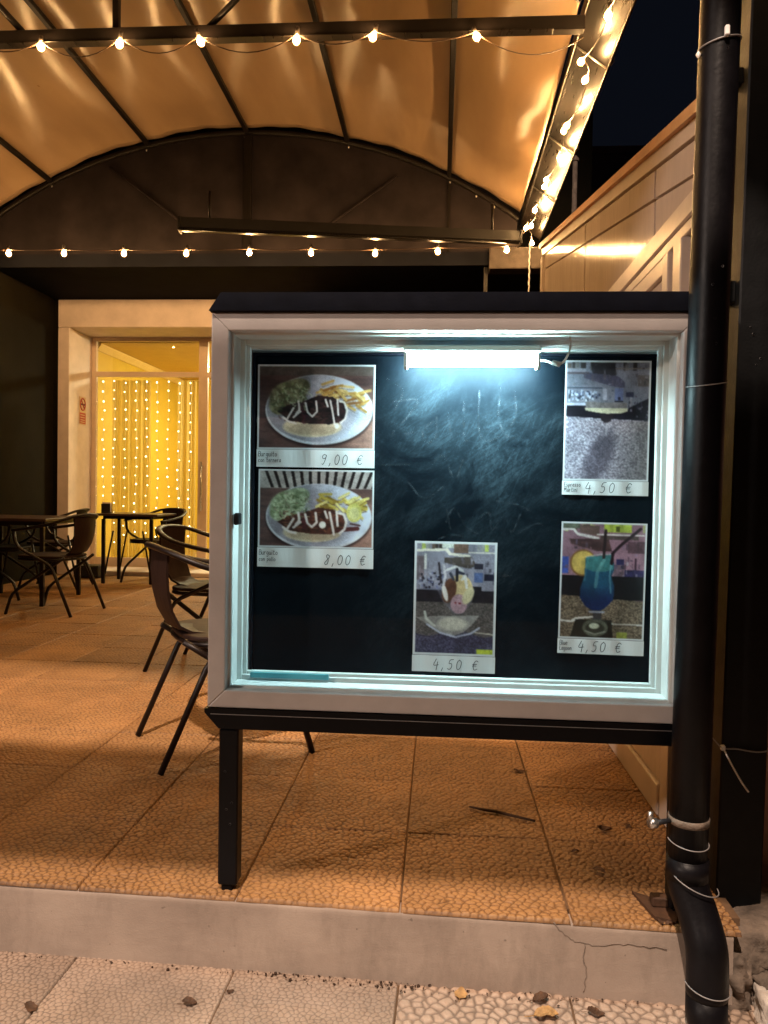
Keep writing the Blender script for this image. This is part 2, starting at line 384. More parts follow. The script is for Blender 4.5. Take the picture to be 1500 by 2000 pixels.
def tag(o, label, cat, group=None):
    o['label'] = label; o['category'] = cat
    if group: o['group'] = group
    return o
def thing(name, label, cat, loc=(0, 0, 0), rz=0.0, group=None):
    o = bpy.data.objects.new(name, None); COL.objects.link(o)
    o.empty_display_size = .1
    o.location = loc; o.rotation_euler = (0, 0, rz)
    return tag(o, label, cat, group)
def structure(o): o['kind'] = 'structure'; return o
def stuff(o): o['kind'] = 'stuff'; return o
def kids(o): return [c for c in o.children]
def dup(o, loc, rz, label, group=None):
    r = o.copy(); COL.objects.link(r); r.location = loc; r.rotation_euler = (0, 0, rz); r['label'] = label
    if group: r['group'] = group
    for ch in kids(o):
        c = ch.copy(); COL.objects.link(c); c.parent = r
        for g in kids(ch):
            d = g.copy(); COL.objects.link(d); d.parent = c
    return r
def smooth_path(pts, n=6):
    """Catmull-Rom through the points"""
    P = [Vector(p) for p in pts]; P = [P[0]*2-P[1]]+P+[P[-1]*2-P[-2]]
    out = []
    for i in range(1, len(P)-2):
        for k in range(n):
            t = k/n
            a, b, c, d = P[i-1], P[i], P[i+1], P[i+2]
            out.append(.5*((2*b)+(c-a)*t+(2*a-5*b+4*c-d)*t*t+(3*b-a-3*c+d)*t**3))
    out.append(P[-2]); return out

# ------------------------------------------------------------------ pebble tiles
def pebble_mesh(name, m, seed, cell, aniso, n, relief, size=.4065, gap=.0026, gw=.34, spread=1.5):
    """one moulded tile: rounded pebbles between dirty grooves, centred on 0, top at z = 0"""
    rg = np.random.RandomState(seed)
    cx, cy_ = cell, cell*aniso
    nx = int(round(size/cx)); ny = int(round(size/cy_))
    gx, gy = np.meshgrid(np.arange(-1, nx+1), np.arange(-1, ny+1))
    px = (gx+.5+(gy % 2)*.5+rg.uniform(-.36, .36, gx.shape))*size/nx
    py = (gy+.5+rg.uniform(-.36, .36, gx.shape))*size/ny
    px = px.ravel(); py = py.ravel(); ang = rg.normal(0, spread, px.size); el = rg.uniform(1.0, 1.7, px.size)
    hh = rg.uniform(.45, 1.2, px.size)
    t = np.linspace(gap/2, size-gap/2, n)
    X, Y = np.meshgrid(t, t)
    Xf = X.ravel(); Yf = Y.ravel()
    f1 = np.full(Xf.size, 9.); f2 = np.full(Xf.size, 9.); idx = np.zeros(Xf.size, int)
    for k in range(px.size):
        dx = (Xf-px[k]); dy = (Yf-py[k])
        c, s_ = math.cos(ang[k]), math.sin(ang[k])
        d = np.sqrt(((dx*c+dy*s_)/el[k]**.5)**2+((-dx*s_+dy*c)*el[k]**.5)**2)/cx
        lo = d < f1
        f2 = np.where(lo, f1, np.minimum(f2, d)); idx = np.where(lo, k, idx); f1 = np.where(lo, d, f1)
    q = np.clip((f2-f1)/gw, 0, 1); q = q*q*(3-2*q)
    dome = np.clip(1-f1*f1*1.2, 0, 1)
    Z = relief*hh[idx]*(q*(.45+.55*dome)) - relief
    G = np.clip(1-q*1.35, 0, 1)
    edge = np.minimum(np.minimum(X, size-X), np.minimum(Y, size-Y)).ravel()
    rim = edge < gap/2+1e-6
    Z = np.where(rim, -.012, Z); G = np.where(edge < gap/2+.002, np.maximum(G, .7), G)
    V = np.stack([Xf-size/2, Yf-size/2, Z], 1)
    i = np.arange(n*n).reshape(n, n)
    F = np.stack([i[:-1, :-1], i[:-1, 1:], i[1:, 1:], i[1:, :-1]], -1).reshape(-1, 4)
    me = bpy.data.meshes.new(name)
    me.vertices.add(n*n); me.vertices.foreach_set('co', V.ravel())
    me.loops.add(F.size); me.loops.foreach_set('vertex_index', F.ravel())
    me.polygons.add(len(F)); me.polygons.foreach_set('loop_start', np.arange(0, F.size, 4)); 
    me.polygons.foreach_set('use_smooth', np.ones(len(F), bool))
    me.update(calc_edges=True)
    a = me.attributes.new('groove', 'FLOAT', 'POINT'); a.data.foreach_set('value', G)
    me.materials.append(m)
    return me

# ------------------------------------------------------------------ ground, kerb, street
def kerb_y0(x): return 1.838-.026*(x+.4)
X0, PX = -.076, .4065
Y0, PY = 1.845, .4070
YB = 8.62                                   # front of the restaurant's rear wall
b = MB(); b.box((-4.9, 1.88, -.16), (.74, 9.3, -.007))
terrace = structure(b.build('terrace_floor', M['grout']))
tiles_near = [pebble_mesh('tile', M['tile'], s, .0215, .66, 190, .0040, spread=.45) for s in (1, 2, 3)]
tiles_far = [pebble_mesh('tile', M['tile'], s, .0235, .68, 100, .0024, spread=.45) for s in (4, 5)]
for j in range(-1, 17):
    for i in range(-12, 2):
        x = X0+(i+.5)*PX; y = Y0+(j+.5)*PY
        sx = 1.0; sy = 1.0
        if i == 1: x = .333+(.72-.333)/2; sx = (.72-.333)/PX
        if j == -1: continue
        if j == 0:
            ys = kerb_y0(x)-.001; ye = Y0+PY; sy = (ye-ys)/PY; y = (ye+ys)/2
        if x < -4.6: continue
        if j == 16: sy = (YB-(Y0+16*PY))/PY; y = Y0+16*PY+(YB-(Y0+16*PY))/2
        me = rnd.choice(tiles_near if j < 5 else tiles_far)
        if j == 0:                              # cut to the slanting front edge
            me = me.copy(); co = np.empty(len(me.vertices)*3); me.vertices.foreach_get('co', co); co = co.reshape(-1, 3)
            co[:, 1] = PY/2-(PY/2-co[:, 1])*((Y0+PY-kerb_y0(x+co[:, 0]*sx)+.001)/PY)
            me.vertices.foreach_set('co', co.ravel()); me.update(); y = Y0+PY/2; sy = 1.0
        o = link('tile', me, terrace, (x, y, rnd.uniform(-.0012, .0012)), (rnd.uniform(-.003, .003), rnd.uniform(-.003, .003), rnd.choice((0, math.pi)) if j else 0))
        o.scale = (sx, sy, 1)

# kerb: plastered riser, its front runs at a slight angle to the tiles
def kerb_y(x): return 1.838-.026*(x+.4)
import bmesh
bm = bmesh.new()
nx_, nz_ = 240, 26
vs = []
rg = np.random.RandomState(5)
for k in range(nz_+1):
    row = []
    for i in range(nx_+1):
        x = -4.9+5.60*i/nx_; z = -.20+.189*k/nz_
        d = .0014*math.sin(x*4+z*9)+.0008*math.sin(x*11-z*17)+.00022*rg.randn()
        if k == nz_: d += .003+.0012*math.sin(x*60)*math.sin(x*17)
        row.append(bm.verts.new((x, kerb_y(x)+d, z)))
    vs.append(row)
for k in range(nz_):
    for i in range(nx_):
        bm.faces.new((vs[k][i], vs[k][i+1], vs[k+1][i+1], vs[k+1][i]))
top = [bm.verts.new((-4.9+5.60*i/nx_, kerb_y(-4.9+5.60*i/nx_)+.05, -.012)) for i in range(nx_+1)]
for i in range(nx_): bm.faces.new((vs[nz_][i], vs[nz_][i+1], top[i+1], top[i]))
me = bpy.data.meshes.new('kerb'); bm.to_mesh(me); bm.free(); me.materials.append(M['kerb'])
for p in me.polygons: p.use_smooth = True
kerb = structure(link('kerb', me))
# cracks and a plaster patch on the kerb
b = MB()
def kpath(pts): return [Vector((x, kerb_y(x)-.0035, z)) for x, z in pts]
rc = random.Random(3)
def crack(pts, r):
    P = smooth_path([(p[0], p[1], 0) for p in pts], 7)
    b.tube([Vector((p.x+rc.uniform(-.0025, .0025), kerb_y(p.x)-.0005, p.y+rc.uniform(-.0025, .0025))) for p in P], r, 5)
crack([(.290, -.008), (.315, -.035), (.35, -.052), (.40, -.055), (.46, -.048), (.55, -.052)], .0010)
crack([(.362, -.055), (.360, -.09), (.366, -.12), (.362, -.17)], .0011)
b.build('plaster_crack', M['kerb_dirt'], kerb)

b = MB(); b.box((-7, -3.5, -.30), (3.2, 1.86, -.188))
street = structure(b.build('street', M['grout']))
pav_fine = pebble_mesh('paving_tile', M['paving'], 11, .0150, .85, 200, .0022, gw=.30)
pav_big = pebble_mesh('paving_tile', M['paving'], 12, .030, .72, 170, .0050, gw=.42)
pav_big2 = pebble_mesh('paving_tile', M['paving'], 13, .030, .72, 170, .0050, gw=.42)
for j in range(4):
    for i in range(-8, 3):
        x = X0-.004+(i+.5)*PX; y = 1.862-.026*(x+.4)-(j+.5)*PY
        me = pav_fine if i < 0 else (pav_big if (i+j) % 2 else pav_big2)
        link('paving_tile', me, street, (x, y, -.180+rnd.uniform(-.001, .001)), (0, 0, rnd.choice((0, math.pi))-.022))

# ------------------------------------------------------------------ restaurant building
rest = thing('restaurant_building', 'restaurant rear building with dark walls, beige doorway and lit glazed shopfront', 'building', (-2, YB, 0))
org = rest.location
def part(b, name, m, parent=rest): return b.build(name, m, parent)
GY = 9.16                                    # plane of the glazing, set back in the doorway
part(MB(org).box((-4.66, 1.95, -.02), (-4.46, 8.60, 3.9)), 'side_wall', M['dark_wall'])
b = MB(org); b.box((-2.62+1.15, YB, 0), (1.6, YB+.25, 3.17)); b.box((-5.2, YB, 0), (-4.41, YB+.25, 3.17)); b.box((-5.2, YB+.001, 3.20), (1.6, YB+.25, 5.2)); part(b, 'rear_wall', M['dark_wall'])
part(MB(org).box((-4.455, 7.36, 3.174), (1.6, YB-.004, 3.30)), 'soffit', M['soffit'])
part(MB(org).bev((-4.407, YB-.03, 2.853), (-1.47, YB+.56, 3.168), .006), 'lintel', M['surround'])
part(MB(org).bev((-4.407, YB-.03, .0), (-4.272, YB+.56, 2.851), .006), 'pilaster', M['surround'])
part(MB(org).bev((-1.60, YB-.03, .0), (-1.47, YB+.56, 2.851), .006), 'pilaster', M['surround'])
part(MB(org).bev((-4.270, YB+.02, -.005), (-1.602, YB+.54, .05), .006), 'threshold', M['surround'])
# shopfront: aluminium frame (a part) with its bars and panes
sf = MB(org)
gx0, gx1, gz0, gz1 = -4.268, -1.604, .052, 2.850
sf.box((gx0, GY, gz0), (gx0+.055, GY+.05, gz1))
sf.box((gx1-.055, GY, gz0), (gx1, GY+.05, gz1))
sf.box((gx0+.056, GY, gz1-.045), (gx1-.056, GY+.05, gz1))
sf.box((gx0+.056, GY, gz0), (gx1-.056, GY+.05, gz0+.11))
front = part(sf, 'shopfront', M['shopfront'])
mull = -2.93
MB(org).box((mull, GY-.002, gz0+.111), (mull+.11, GY+.048, gz1-.046)).build('mullion', M['shopfront'], front)
MB(org).box((gx0+.056, GY-.004, 2.375), (mull-.001, GY+.046, 2.435)).build('transom', M['shopfront'], front)
MB(org).box((mull+.111, GY-.004, 2.375), (gx1-.056, GY+.046, 2.435)).build('transom', M['shopfront'], front)
for (xa, xb) in ((gx0+.056, mull-.001), (mull+.111, gx1-.056)):
    MB(org).box((xa, GY+.018, gz0+.112), (xb, GY+.026, 2.374)).build('pane', M['pane'], front)
    MB(org).box((xa, GY+.018, 2.436), (xb, GY+.026, gz1-.046)).build('pane', M['pane'], front)
b = MB(org); b.tube([(mull+.055, GY-.05, 1.35), (mull+.055, GY-.05, .75)], .012, 8)
b.tube([(mull+.055, GY-.05, 1.30), (mull+.055, GY, 1.30)], .009, 6); b.tube([(mull+.055, GY-.05, .80), (mull+.055, GY, .80)], .009, 6)
b.build('door_handle', M['steel'], front)
# the lit room behind the glass
RX0, RX1, RY0, RY1, RZ = -4.262, -.9, 9.24, 12.3, 2.80
part(MB(org).box((RX0-.1, RY0, 0), (RX0, RY1, RZ+.2)), 'room_side_wall', M['yellow'])
part(MB(org).box((RX0-.1, RY1, 0), (RX1, RY1+.1, RZ+.2)), 'room_rear_wall', M['yellow'])
part(MB(org).box((RX1, RY0, 0), (RX1+.1, RY1+.1, RZ+.2)), 'room_side_wall', M['yellow'])
part(MB(org).box((RX0+.002, RY0, RZ), (RX1-.002, RY1-.002, RZ+.1)), 'room_ceiling', M['ceiling'])
part(MB(org).box((RX0+.002, RY0, -.04), (RX1-.002, RY1-.002, .0)), 'room_floor', M['room_floor'])
part(MB(org).prism([(RX0+.002, RZ-.002), (RX0+.002, RZ-.085), (RX0+.02, RZ-.085), (RX0+.07, RZ-.02), (RX0+.07, RZ-.002)], 'y', RY0+.01, RY1-.01), 'cornice', M['cornice'])
# sheer curtain gathered in two strips behind the glass
def curtain(x0, x1, label):
    n = int((x1-x0)/.012)
    vs = []; 
    for i in range(n+1):
        x = x0+(x1-x0)*i/n
        y = 9.36+.022*math.sin(i*.85)+.012*math.sin(i*2.3+1)
        vs.append((x, y))
    b = MB((0, 9.36, 0))
    for k, z in enumerate((.06, .8, 1.6, 2.36)):
        for (x, y) in vs: b.v.append(Vector((x, y+(.006*math.sin(x*40+k)), z))-b.o)
    m_ = n+1
    for k in range(3):
        for i in range(n): b.f.append([k*m_+i, k*m_+i+1, (k+1)*m_+i+1, (k+1)*m_+i]); b.sm.append(True)
    o = b.build('sheer_curtain', M['sheer'], None, (0, 9.36, 0))
    md = o.modifiers.new('cloth_thickness', 'SOLIDIFY'); md.thickness = .002; md = o.modifiers.new('crease', 'EDGE_SPLIT'); md.split_angle = 1.2
    return tag(o, label, 'curtain', 'sheer curtains inside the doorway')
curtain(-4.10, -3.60, 'sheer yellowish curtain gathered at the left behind the glass door')
curtain(-3.26, -3.02, 'narrow sheer curtain at the right edge of the glass door')
# curtain of tiny lights: ten strands
for k in range(10):
    x = -4.17+k*.137
    b = MB((x, 9.29, 2.36)); pts = [(x+.006*math.sin(z*3+k), 9.29, z) for z in np.linspace(2.36, .25, 14)]
    b.tube(pts, .0016, 5)
    o = thing('light_strand', ['', ''][0] or ('hanging strand of tiny warm lights, number '), 'light strand', (x, 9.29, 2.36), 0, 'strands of the light curtain behind the glass door')
    ords = ['leftmost', 'second', 'third', 'fourth', 'fifth', 'sixth', 'seventh', 'eighth', 'ninth', 'rightmost']
    o['label'] = ords[k]+' hanging strand of tiny warm lights behind the glass door' + (' from the left' if 0 < k < 9 else '')
    b.build('cable', M['white_cable'], o)
    d = MB((x, 9.29, 2.36))
    z = 2.34-rnd.uniform(0, .03)
    while z > .3:
        c = (x+.006*math.sin(z*3+k)+rnd.uniform(-.014, .014), 9.283, z)
        q = rnd.choice((.62, .75, .75, .9)); d.lathe([(.0005, -.011*q), (.010*q, -.005*q), (.011*q, .002*q), (.006*q, .010*q), (.0005, .012*q)], c, 6)
        z -= .118+rnd.uniform(-.012, .012)
    stuff(d.build('light_dots', M['led'], o))
# lamp in the room
o = thing('ceiling_lamp', 'round warm ceiling lamp inside the yellow room', 'lamp', (-2.2, 10.7, RZ))
MB().lathe([(.001, -.07), (.18, -.065), (.22, -.03), (.22, -.012)], n=24).build('lamp_shade', M['room_lamp'], o)
MB().lathe([(.0, -.012), (.235, -.012), (.235, -.001), (.0, -.001)], n=24).build('mount', M['frame'], o)
# no smoking sticker on the doorway's inner face
o = thing('no_smoking_sign', 'small red no smoking sticker on the doorway jamb', 'sign', (-4.268, 8.92, 1.93))
MB().box((-.001, -.085, -.165), (.002, .085, .165)).build('backing', M['sign_white'], o)
b = MB(); b.tube([(.004, .062*math.cos(t), .075+.07*math.sin(t)) for t in np.linspace(0, 2*math.pi, 25)], .008, 6)
b.tube([(.004, -.045, .13), (.004, .045, .02)], .007, 6); b.build('ring', M['sign_red'], o)
b = MB(); b.box((.0025, -.05, .065), (.004, .05, .085)); b.build('cigarette', M['ink'], o)
b = MB(); b.box((.0025, -.075, -.155), (.004, .075, -.025)); p = b.build('panel', M['sign_red'], o)
b = MB()
for z in (-.05, -.08, -.11, -.135): b.box((.0045, -.06, z-.006), (.0055, .05, z+.004))
b.build('text_lines', M['sign_white'], p)

# ------------------------------------------------------------------ canopy
AC, AR, AZ = -1.91, 4.44, .035              # arch: centre x, radius, centre height
GA = 7.40                                   # gable plane
def arch_z(x): return AZ+math.sqrt(AR*AR-(x-AC)**2)
AX0, AX1 = -4.53, .71
can = thing('canopy', 'arched terrace canopy of orange beige vinyl on a black steel frame', 'canopy', (AC, 4, 3.5))
corg = can.location
purl = [AC+.975*k for k in (-2, -1, 0, 1, 2)]
b = MB(corg)
nxs, nys = 150, 90
for j in range(nys+1):
    y = .22+(GA-.03-.22)*j/nys
    for i in range(nxs+1):
        x = AX0+(AX1-AX0)*i/nxs
        t = ((x-AC)/.975) % 1.0
        sag = .018*math.sin(math.pi*t)**2
        wr = .0010*math.sin(x*19+1.5*math.sin(y*1.7))*math.sin(y*2.1+x)+.002*math.sin(y*4.2+2*math.sin(x*2.2))*math.sin(x*3.1)
        wr -= .075*math.sin(math.pi*(y-4.15)/3.22)**2*(1 if y > 4.15 else .4)*math.sin(math.pi*t)
        edge = max(0, (x-.05)/.66)
        wr += .0022*edge*math.sin((y*1.0+x*1.2)*17+math.sin(y*3))
        end = max(0, 1-abs(y-(GA-.03))/.5)
        wr += .005*end*math.sin(x*21+math.sin(y*9)*.8)
        b.v.append(Vector((x, y, arch_z(x)+.028+sag+wr))-corg)
for j in range(nys):
    for i in range(nxs):
        a = j*(nxs+1)+i; b.f.append([a, a+1, a+nxs+2, a+nxs+1]); b.sm.append(True)
fab = b.build('fabric', M['fabric'], can)
md = fab.modifiers.new('vinyl_thickness', 'SOLIDIFY'); md.thickness = .004; md.offset = 1
for x in purl:
    MB(corg).bev((x-.020, .25, arch_z(x)-.030), (x+.020, GA-.05, arch_z(x)+.010), .004).build('purlin', M['canopy_steel'], can)
for y in (.28, 4.15, GA-.02):
    b = MB(corg); b.tube([(x, y, arch_z(x)-.014) for x in np.linspace(AX0+.02, AX1-.01, 60)], .026, 8); b.build('rib', M['canopy_steel'], can)
b = MB(corg); b.bev((AX0, 4.115, 3.437), (.715, 4.175, 3.510), .005); b.build('tie_beam', M['canopy_steel'], can)
b = MB(corg); b.bev((AX0+.3, 4.105, 3.4325), (.55, 4.160, 3.4365), .001); b.build('tie_flange', M['gutter'], can)
b = MB(corg); b.bev((-1.825, 4.13, 3.511), (-1.790, 4.165, arch_z(-1.81)-.03), .003); b.build('strut', M['canopy_steel'], can)
for xa, xb in ((-1.30, -.55), (-2.33, -3.07)):
    b = MB(corg); b.tube([(xa, 4.147, 3.505), (xb, 4.147, arch_z(xb)-.03)], .018, 6); b.build('strut', M['canopy_steel'], can)
# unseen front strip, added to cut the street lamp's light off at the kerb
MB(corg).box((AX0, .205, 3.0), (.93, .215, 3.75)).build('light_block_valance', M['fabric'], can)
# gable: dark vinyl with its steel behind and in front
pts = [(x, arch_z(x)-.01) for x in np.linspace(AX0+.03, AX1-.02, 50)]
MB(corg).prism([(AX1-.02, 3.305), (AX0+.03, 3.305)]+pts, 'y', GA, GA+.03).build('gable_panel', M['gable'], can)
b = MB(corg); b.bev((-1.935, GA-.045, 3.31), (-1.86, GA-.003, arch_z(-1.9)-.04), .004); b.build('gable_strut', M['canopy_steel'], can)
for (xa, za, xb, zb) in ((-3.27, 4.15, -2.5, 3.57), (-.45, 4.03, -1.1, 3.57)):
    b = MB(corg); b.tube([(xa, GA-.02, za), (xb, GA-.02, zb)], .012, 6); b.build('gable_strut', M['gable'], can)
b = MB(corg); b.bev((.03, GA-.02, 3.31), (.055, GA-.003, 4.02), .003); b.build('gable_strut', M['canopy_steel'], can)
b = MB(corg)
for x in (-3.85, -2.9, -1.93, -.92, .05, .3, .47): b.lathe([(.001, -.02), (.008, -.012), (.008, .0), (.001, .005)], (x, GA-.035, arch_z(x)-.055), 6)
stuff(b.build('bolts', M['steel'], can))
MB(corg).bev((AX0, GA-.01, 3.19), (.40, GA+.028, 3.302), .004).build('fascia', M['fascia'], can)

o = tag(MB((.68, 7.38, 3.12)).bev((.43, 7.30, 3.125), (.96, 7.5, 3.325), .008).build('beam_end', M['beam_end'], None, (.68, 7.38, 3.12)), 'short beige beam end under the string lights at the right corner', 'beam')
o = tag(MB((.42, 7.42, 0)).bev((.385, 7.41, 0), (.425, 7.45, 3.172), .003).build('thin_post', M['canopy_steel'], None, (.42, 7.42, 0)), 'thin dark post under the beige beam end, mostly behind the menu case', 'post')

# long rolled blind cassette hung below the gable
o = thing('blind_cassette', 'long dark metal rolled blind cassette below the arched gable', 'blind', (-.8, 6.76, 3.29))
L_ = 2.98; a_ = math.atan2(.42, 2.92)
o.rotation_euler = (0, 0, a_)
b = MB(); b.prism([(-.055, .055), (.055, .055), (.055, -.02), (.03, -.05), (-.045, -.05), (-.055, -.03)], 'x', -L_/2, L_/2); b.build('housing', M['canopy_steel'], o)
b = MB(); b.tube([(-L_/2+.02, -.05, -.052), (L_/2-.02, -.05, -.052)], .010, 8); b.build('bottom_rail', M['gutter'], o)
for s_ in (-1, 1):
    MB().bev((s_*L_/2-.012, -.062, -.058), (s_*L_/2+.012, .062, .062), .003).build('end_cap', M['canopy_steel'], o)
    MB().tube([(s_*(L_/2-.25), .0, .055), (s_*(L_/2-.25), .0, .30)], .012, 6).build('bracket', M['canopy_steel'], o)

# gutter along the right edge of the canopy
g = thing('box_gutter', 'shiny brown gutter along the canopy right edge, wound with lights', 'gutter', (.82, 4, 3.5))
b = MB(g.location); b.prism([(.722, 3.64), (.730, 3.575), (.905, 3.445), (.935, 3.47), (.935, 3.66)], 'y', .2, 7.46); b.build('trough', M['gutter'], g)
b = MB(g.location); b.tube([(.912, .2, 3.440), (.912, 7.46, 3.440)], .009, 8); b.build('rolled_lip', M['gutter'], g)
b = MB(g.location); b.tube([(.727, .2, 3.572), (.727, 7.46, 3.572)], .008, 8); b.build('rolled_lip', M['gutter'], g)
for y in (4.5, 5.6, 6.5):
    b = MB(g.location); b.tube([(.735, y, 3.562), (.905, y, 3.436), (.942, y, 3.47), (.942, y, 3.64)], .006, 6); b.build('strap', M['steel'], g)

# ------------------------------------------------------------------ string lights
def bulb_meshes(r):
    a = MB().lathe([(.001, -2.55*r), (.55*r, -2.4*r), (.95*r, -1.8*r), (1.0*r, -1.25*r), (.8*r, -.6*r), (.45*r, -.15*r), (.42*r, 0)], n=14).mesh('bulb', M['bulb_glass'])
    c = MB().lathe([(.001, -2.25*r), (.45*r, -2.1*r), (.74*r, -1.7*r), (.76*r, -1.2*r), (.5*r, -.6*r), (.001, -.3*r)], n=10).mesh('filament', M['bulb_core'])
    s_ = MB().lathe([(.001, 1.6*r), (.42*r, 1.55*r), (.5*r, .9*r), (.52*r, -.05*r), (.3*r, -.1*r)], n=10).mesh('socket', M['socket'])
    return a, c, s_
def string(label, pts, r, droop, tilt=.35, extra=None, side=0.0):
    o = thing('string_light', label, 'string lights', pts[0], 0, 'warm string lights under the canopy')
    og = Vector(pts[0])
    a, c, s_ = bulb_meshes(r)
    path = []
    P = [Vector(p) for p in pts]
    full = ([Vector(extra[0])] if extra and extra[0] else [])+P+([Vector(extra[1])] if extra and extra[1] else [])
    for i in range(len(full)-1):
        p, q = full[i], full[i+1]
        d = droop*rnd.uniform(.6, 1.4)
        for k in range(10):
            t = k/10.0
            pt = p.lerp(q, t); pt.z -= 4*d*t*(1-t); pt.x += side*math.sin(t*math.pi)*rnd.uniform(.9, 1.1)
            path.append(pt)
    path.append(full[-1])
    b = MB(og); b.tube(path, .0032, 5); b.build('cable', M['cable'], o)
    for p in P:
        rot = (rnd.uniform(-tilt, tilt), rnd.uniform(-tilt, tilt), 0)
        q = link('bulb', a, o, Vector(p)-og, rot)
        link('filament', c, q); link('socket', s_, q)
    return o
string('row of six warm bulbs drooping under the nearest black tie beam',
       [(-2.62, 4.08, 3.44), (-2.199, 4.08, 3.42), (-1.756, 4.08, 3.43), (-1.326, 4.08, 3.43), (-.794, 4.08, 3.425), (-.381, 4.08, 3.43), (.144, 4.08, 3.41)], .0225, .075,
       extra=((-3.1, 4.08, 3.42), (.72, 4.2, 3.44)))
string('straight row of warm bulbs across the far end below the gable',
       [(-4.05, 6.95, 3.215), (-3.515, 6.95, 3.215), (-2.945, 6.95, 3.21), (-2.35, 6.95, 3.205), (-1.768, 6.95, 3.21), (-1.197, 6.95, 3.205), (-.614, 6.95, 3.195), (-.051, 6.95, 3.21), (.563, 6.95, 3.22)], .026, .008, .12,
       extra=((-4.45, 6.95, 3.22), (.76, 7.0, 3.40)))
string('line of warm bulbs clustered along the gutter on the right',
       [(.80, 1.30, 3.42), (.79, 1.85, 3.43), (.80, 2.40, 3.42), (.785, 2.95, 3.43), (.80, 3.45, 3.42), (.80, 3.951, 3.43), (.755, 4.404, 3.44), (.805, 4.542, 3.42), (.797, 5.103, 3.43), (.775, 5.208, 3.44), (.80, 5.593, 3.43), (.775, 6.012, 3.44), (.785, 6.07, 3.42), (.763, 6.604, 3.44), (.775, 6.96, 3.43), (.74, 7.02, 3.43), (.82, 7.34, 3.40)], .022, .012, .6,
       extra=((.80, .9, 3.48), None), side=.02)
b = MB((.80, 7.28, 3.3)); b.tube([(.80+.003*math.sin(z*90), 7.28+.003*math.cos(z*90), z) for z in np.linspace(3.37, 2.3, 60)], .008, 6)
tag(b.build('hanging_chain', M['wire'], None, (.80, 7.28, 3.3)), 'pale twisted chain hanging from the lit right corner', 'chain')

# ------------------------------------------------------------------ kiosk on the right
KX = .72
kiosk = thing('kiosk', 'white panelled kiosk with sloping roof edge on the right', 'building', (KX+.5, 4, 0))
ko = kiosk.location
def ktop(y): return 2.13+.2075*(y-2.279)
MB(ko).prism([(2.26, 0), (5.71, 0), (5.71, ktop(5.71)-.02), (2.26, ktop(2.26)-.02)], 'x', KX+.03, KX+.13).build('side_wall', M['kiosk'], kiosk)
MB(ko).prism([(2.20, ktop(2.2)), (5.75, ktop(5.75)), (5.75, ktop(5.75)-.035), (2.20, ktop(2.2)-.035)], 'x', KX-.022, KX+1.6).build('roof', M['roof_edge'], kiosk)
MB(ko).prism([(2.26, ktop(2.26)-.036), (5.71, ktop(5.71)-.036), (5.71, ktop(5.71)-.085), (2.26, ktop(2.26)-.085)], 'x', KX-.004, KX+.029).build('roof_trim', M['kiosk_trim'], kiosk)
# wall panels between the roof trim and the lower rail
for ya, yb in ((2.27, 2.725), (2.745, 4.03), (4.05, 5.60)):
    za = 1.905
    MB(ko).prism([(ya, za), (yb, za), (yb, ktop(yb)-.20), (ya, ktop(ya)-.20)], 'x', KX+.006, KX+.031).build('panel', M['kiosk'], kiosk)
    MB(ko).prism([(ya, ktop(ya)-.19), (yb, ktop(yb)-.19), (yb, ktop(yb)-.095), (ya, ktop(ya)-.095)], 'x', KX+.004, KX+.0295).build('panel', M['kiosk'], kiosk)
MB(ko).bev((KX-.012, 5.61, 0), (KX+.14, 5.72, ktop(5.61)-.09), .005).build('corner_post', M['kiosk_trim'], kiosk)
MB(ko).bev((KX-.009, 2.27, 1.825), (KX+.031, 5.605, 1.895), .006).build('rail', M['kiosk_trim'], kiosk)
MB(ko).bev((KX-.004, 2.27, 1.785), (KX+.030, 5.605, 1.822), .004).build('rail', M['kiosk_trim'], kiosk)
# windows below the rail
for wy0, wy1 in ((2.50, 3.9), (4.0, 5.5)):
    fr = MB(ko)
    fr.bev((KX-.014, wy0, .80), (KX+.028, wy0+.06, 1.78), .004); fr.bev((KX-.014, wy1-.06, .80), (KX+.028, wy1, 1.78), .004)
    fr.bev((KX-.012, wy0+.061, 1.72), (KX+.028, wy1-.061, 1.779), .004); fr.bev((KX-.012, wy0+.061, .80), (KX+.028, wy1-.061, .86), .004)
    wf = fr.build('window', M['kiosk_trim'], kiosk)
    fr = MB(ko)
    a0, a1 = wy0+.063, wy1-.063
    fr.bev((KX-.002, a0, .863), (KX+.027, a0+.045, 1.717), .003); fr.bev((KX-.002, a1-.045, .863), (KX+.027, a1, 1.717), .003)
    fr.bev((KX-.001, a0+.046, 1.672), (KX+.027, a1-.046, 1.717), .003); fr.bev((KX-.001, a0+.046, .863), (KX+.027, a1-.046, .908), .003)
    fr.build('sash', M['kiosk'], wf)
    MB(ko).box((KX+.010, a0+.046, .909), (KX+.018, a1-.046, 1.671)).build('pane', M['kiosk_pane'], wf)
MB(ko).bev((KX-.016, 2.36, .0), (KX+.028, 2.44, 1.78), .004).build('wall_post', M['kiosk_trim'], kiosk)
MB(ko).bev((KX-.020, 2.45, .0), (KX+.028, 5.60, .10), .005).build('plinth', M['kiosk_trim'], kiosk)
MB(ko).bev((KX-.010, 2.45, .102), (KX+.028, 5.60, .30), .004).build('plinth', M['kiosk'], kiosk)
for y in (2.95, 3.7, 4.4, 5.1): MB(ko).bev((KX-.012, y, .302), (KX+.028, y+.06, .795), .003).build('wall_post', M['kiosk_trim'], kiosk)
MB(ko).box((KX+.025, 2.18, -.30), (KX+1.6, 2.255, 2.07)).build('front_wall', M['kiosk_front'], kiosk)
MB(ko).bev((KX+.02, 2.16, 0), (KX+.055, 2.178, 2.08), .003).build('edge_strip', M['kiosk_trim'], kiosk)
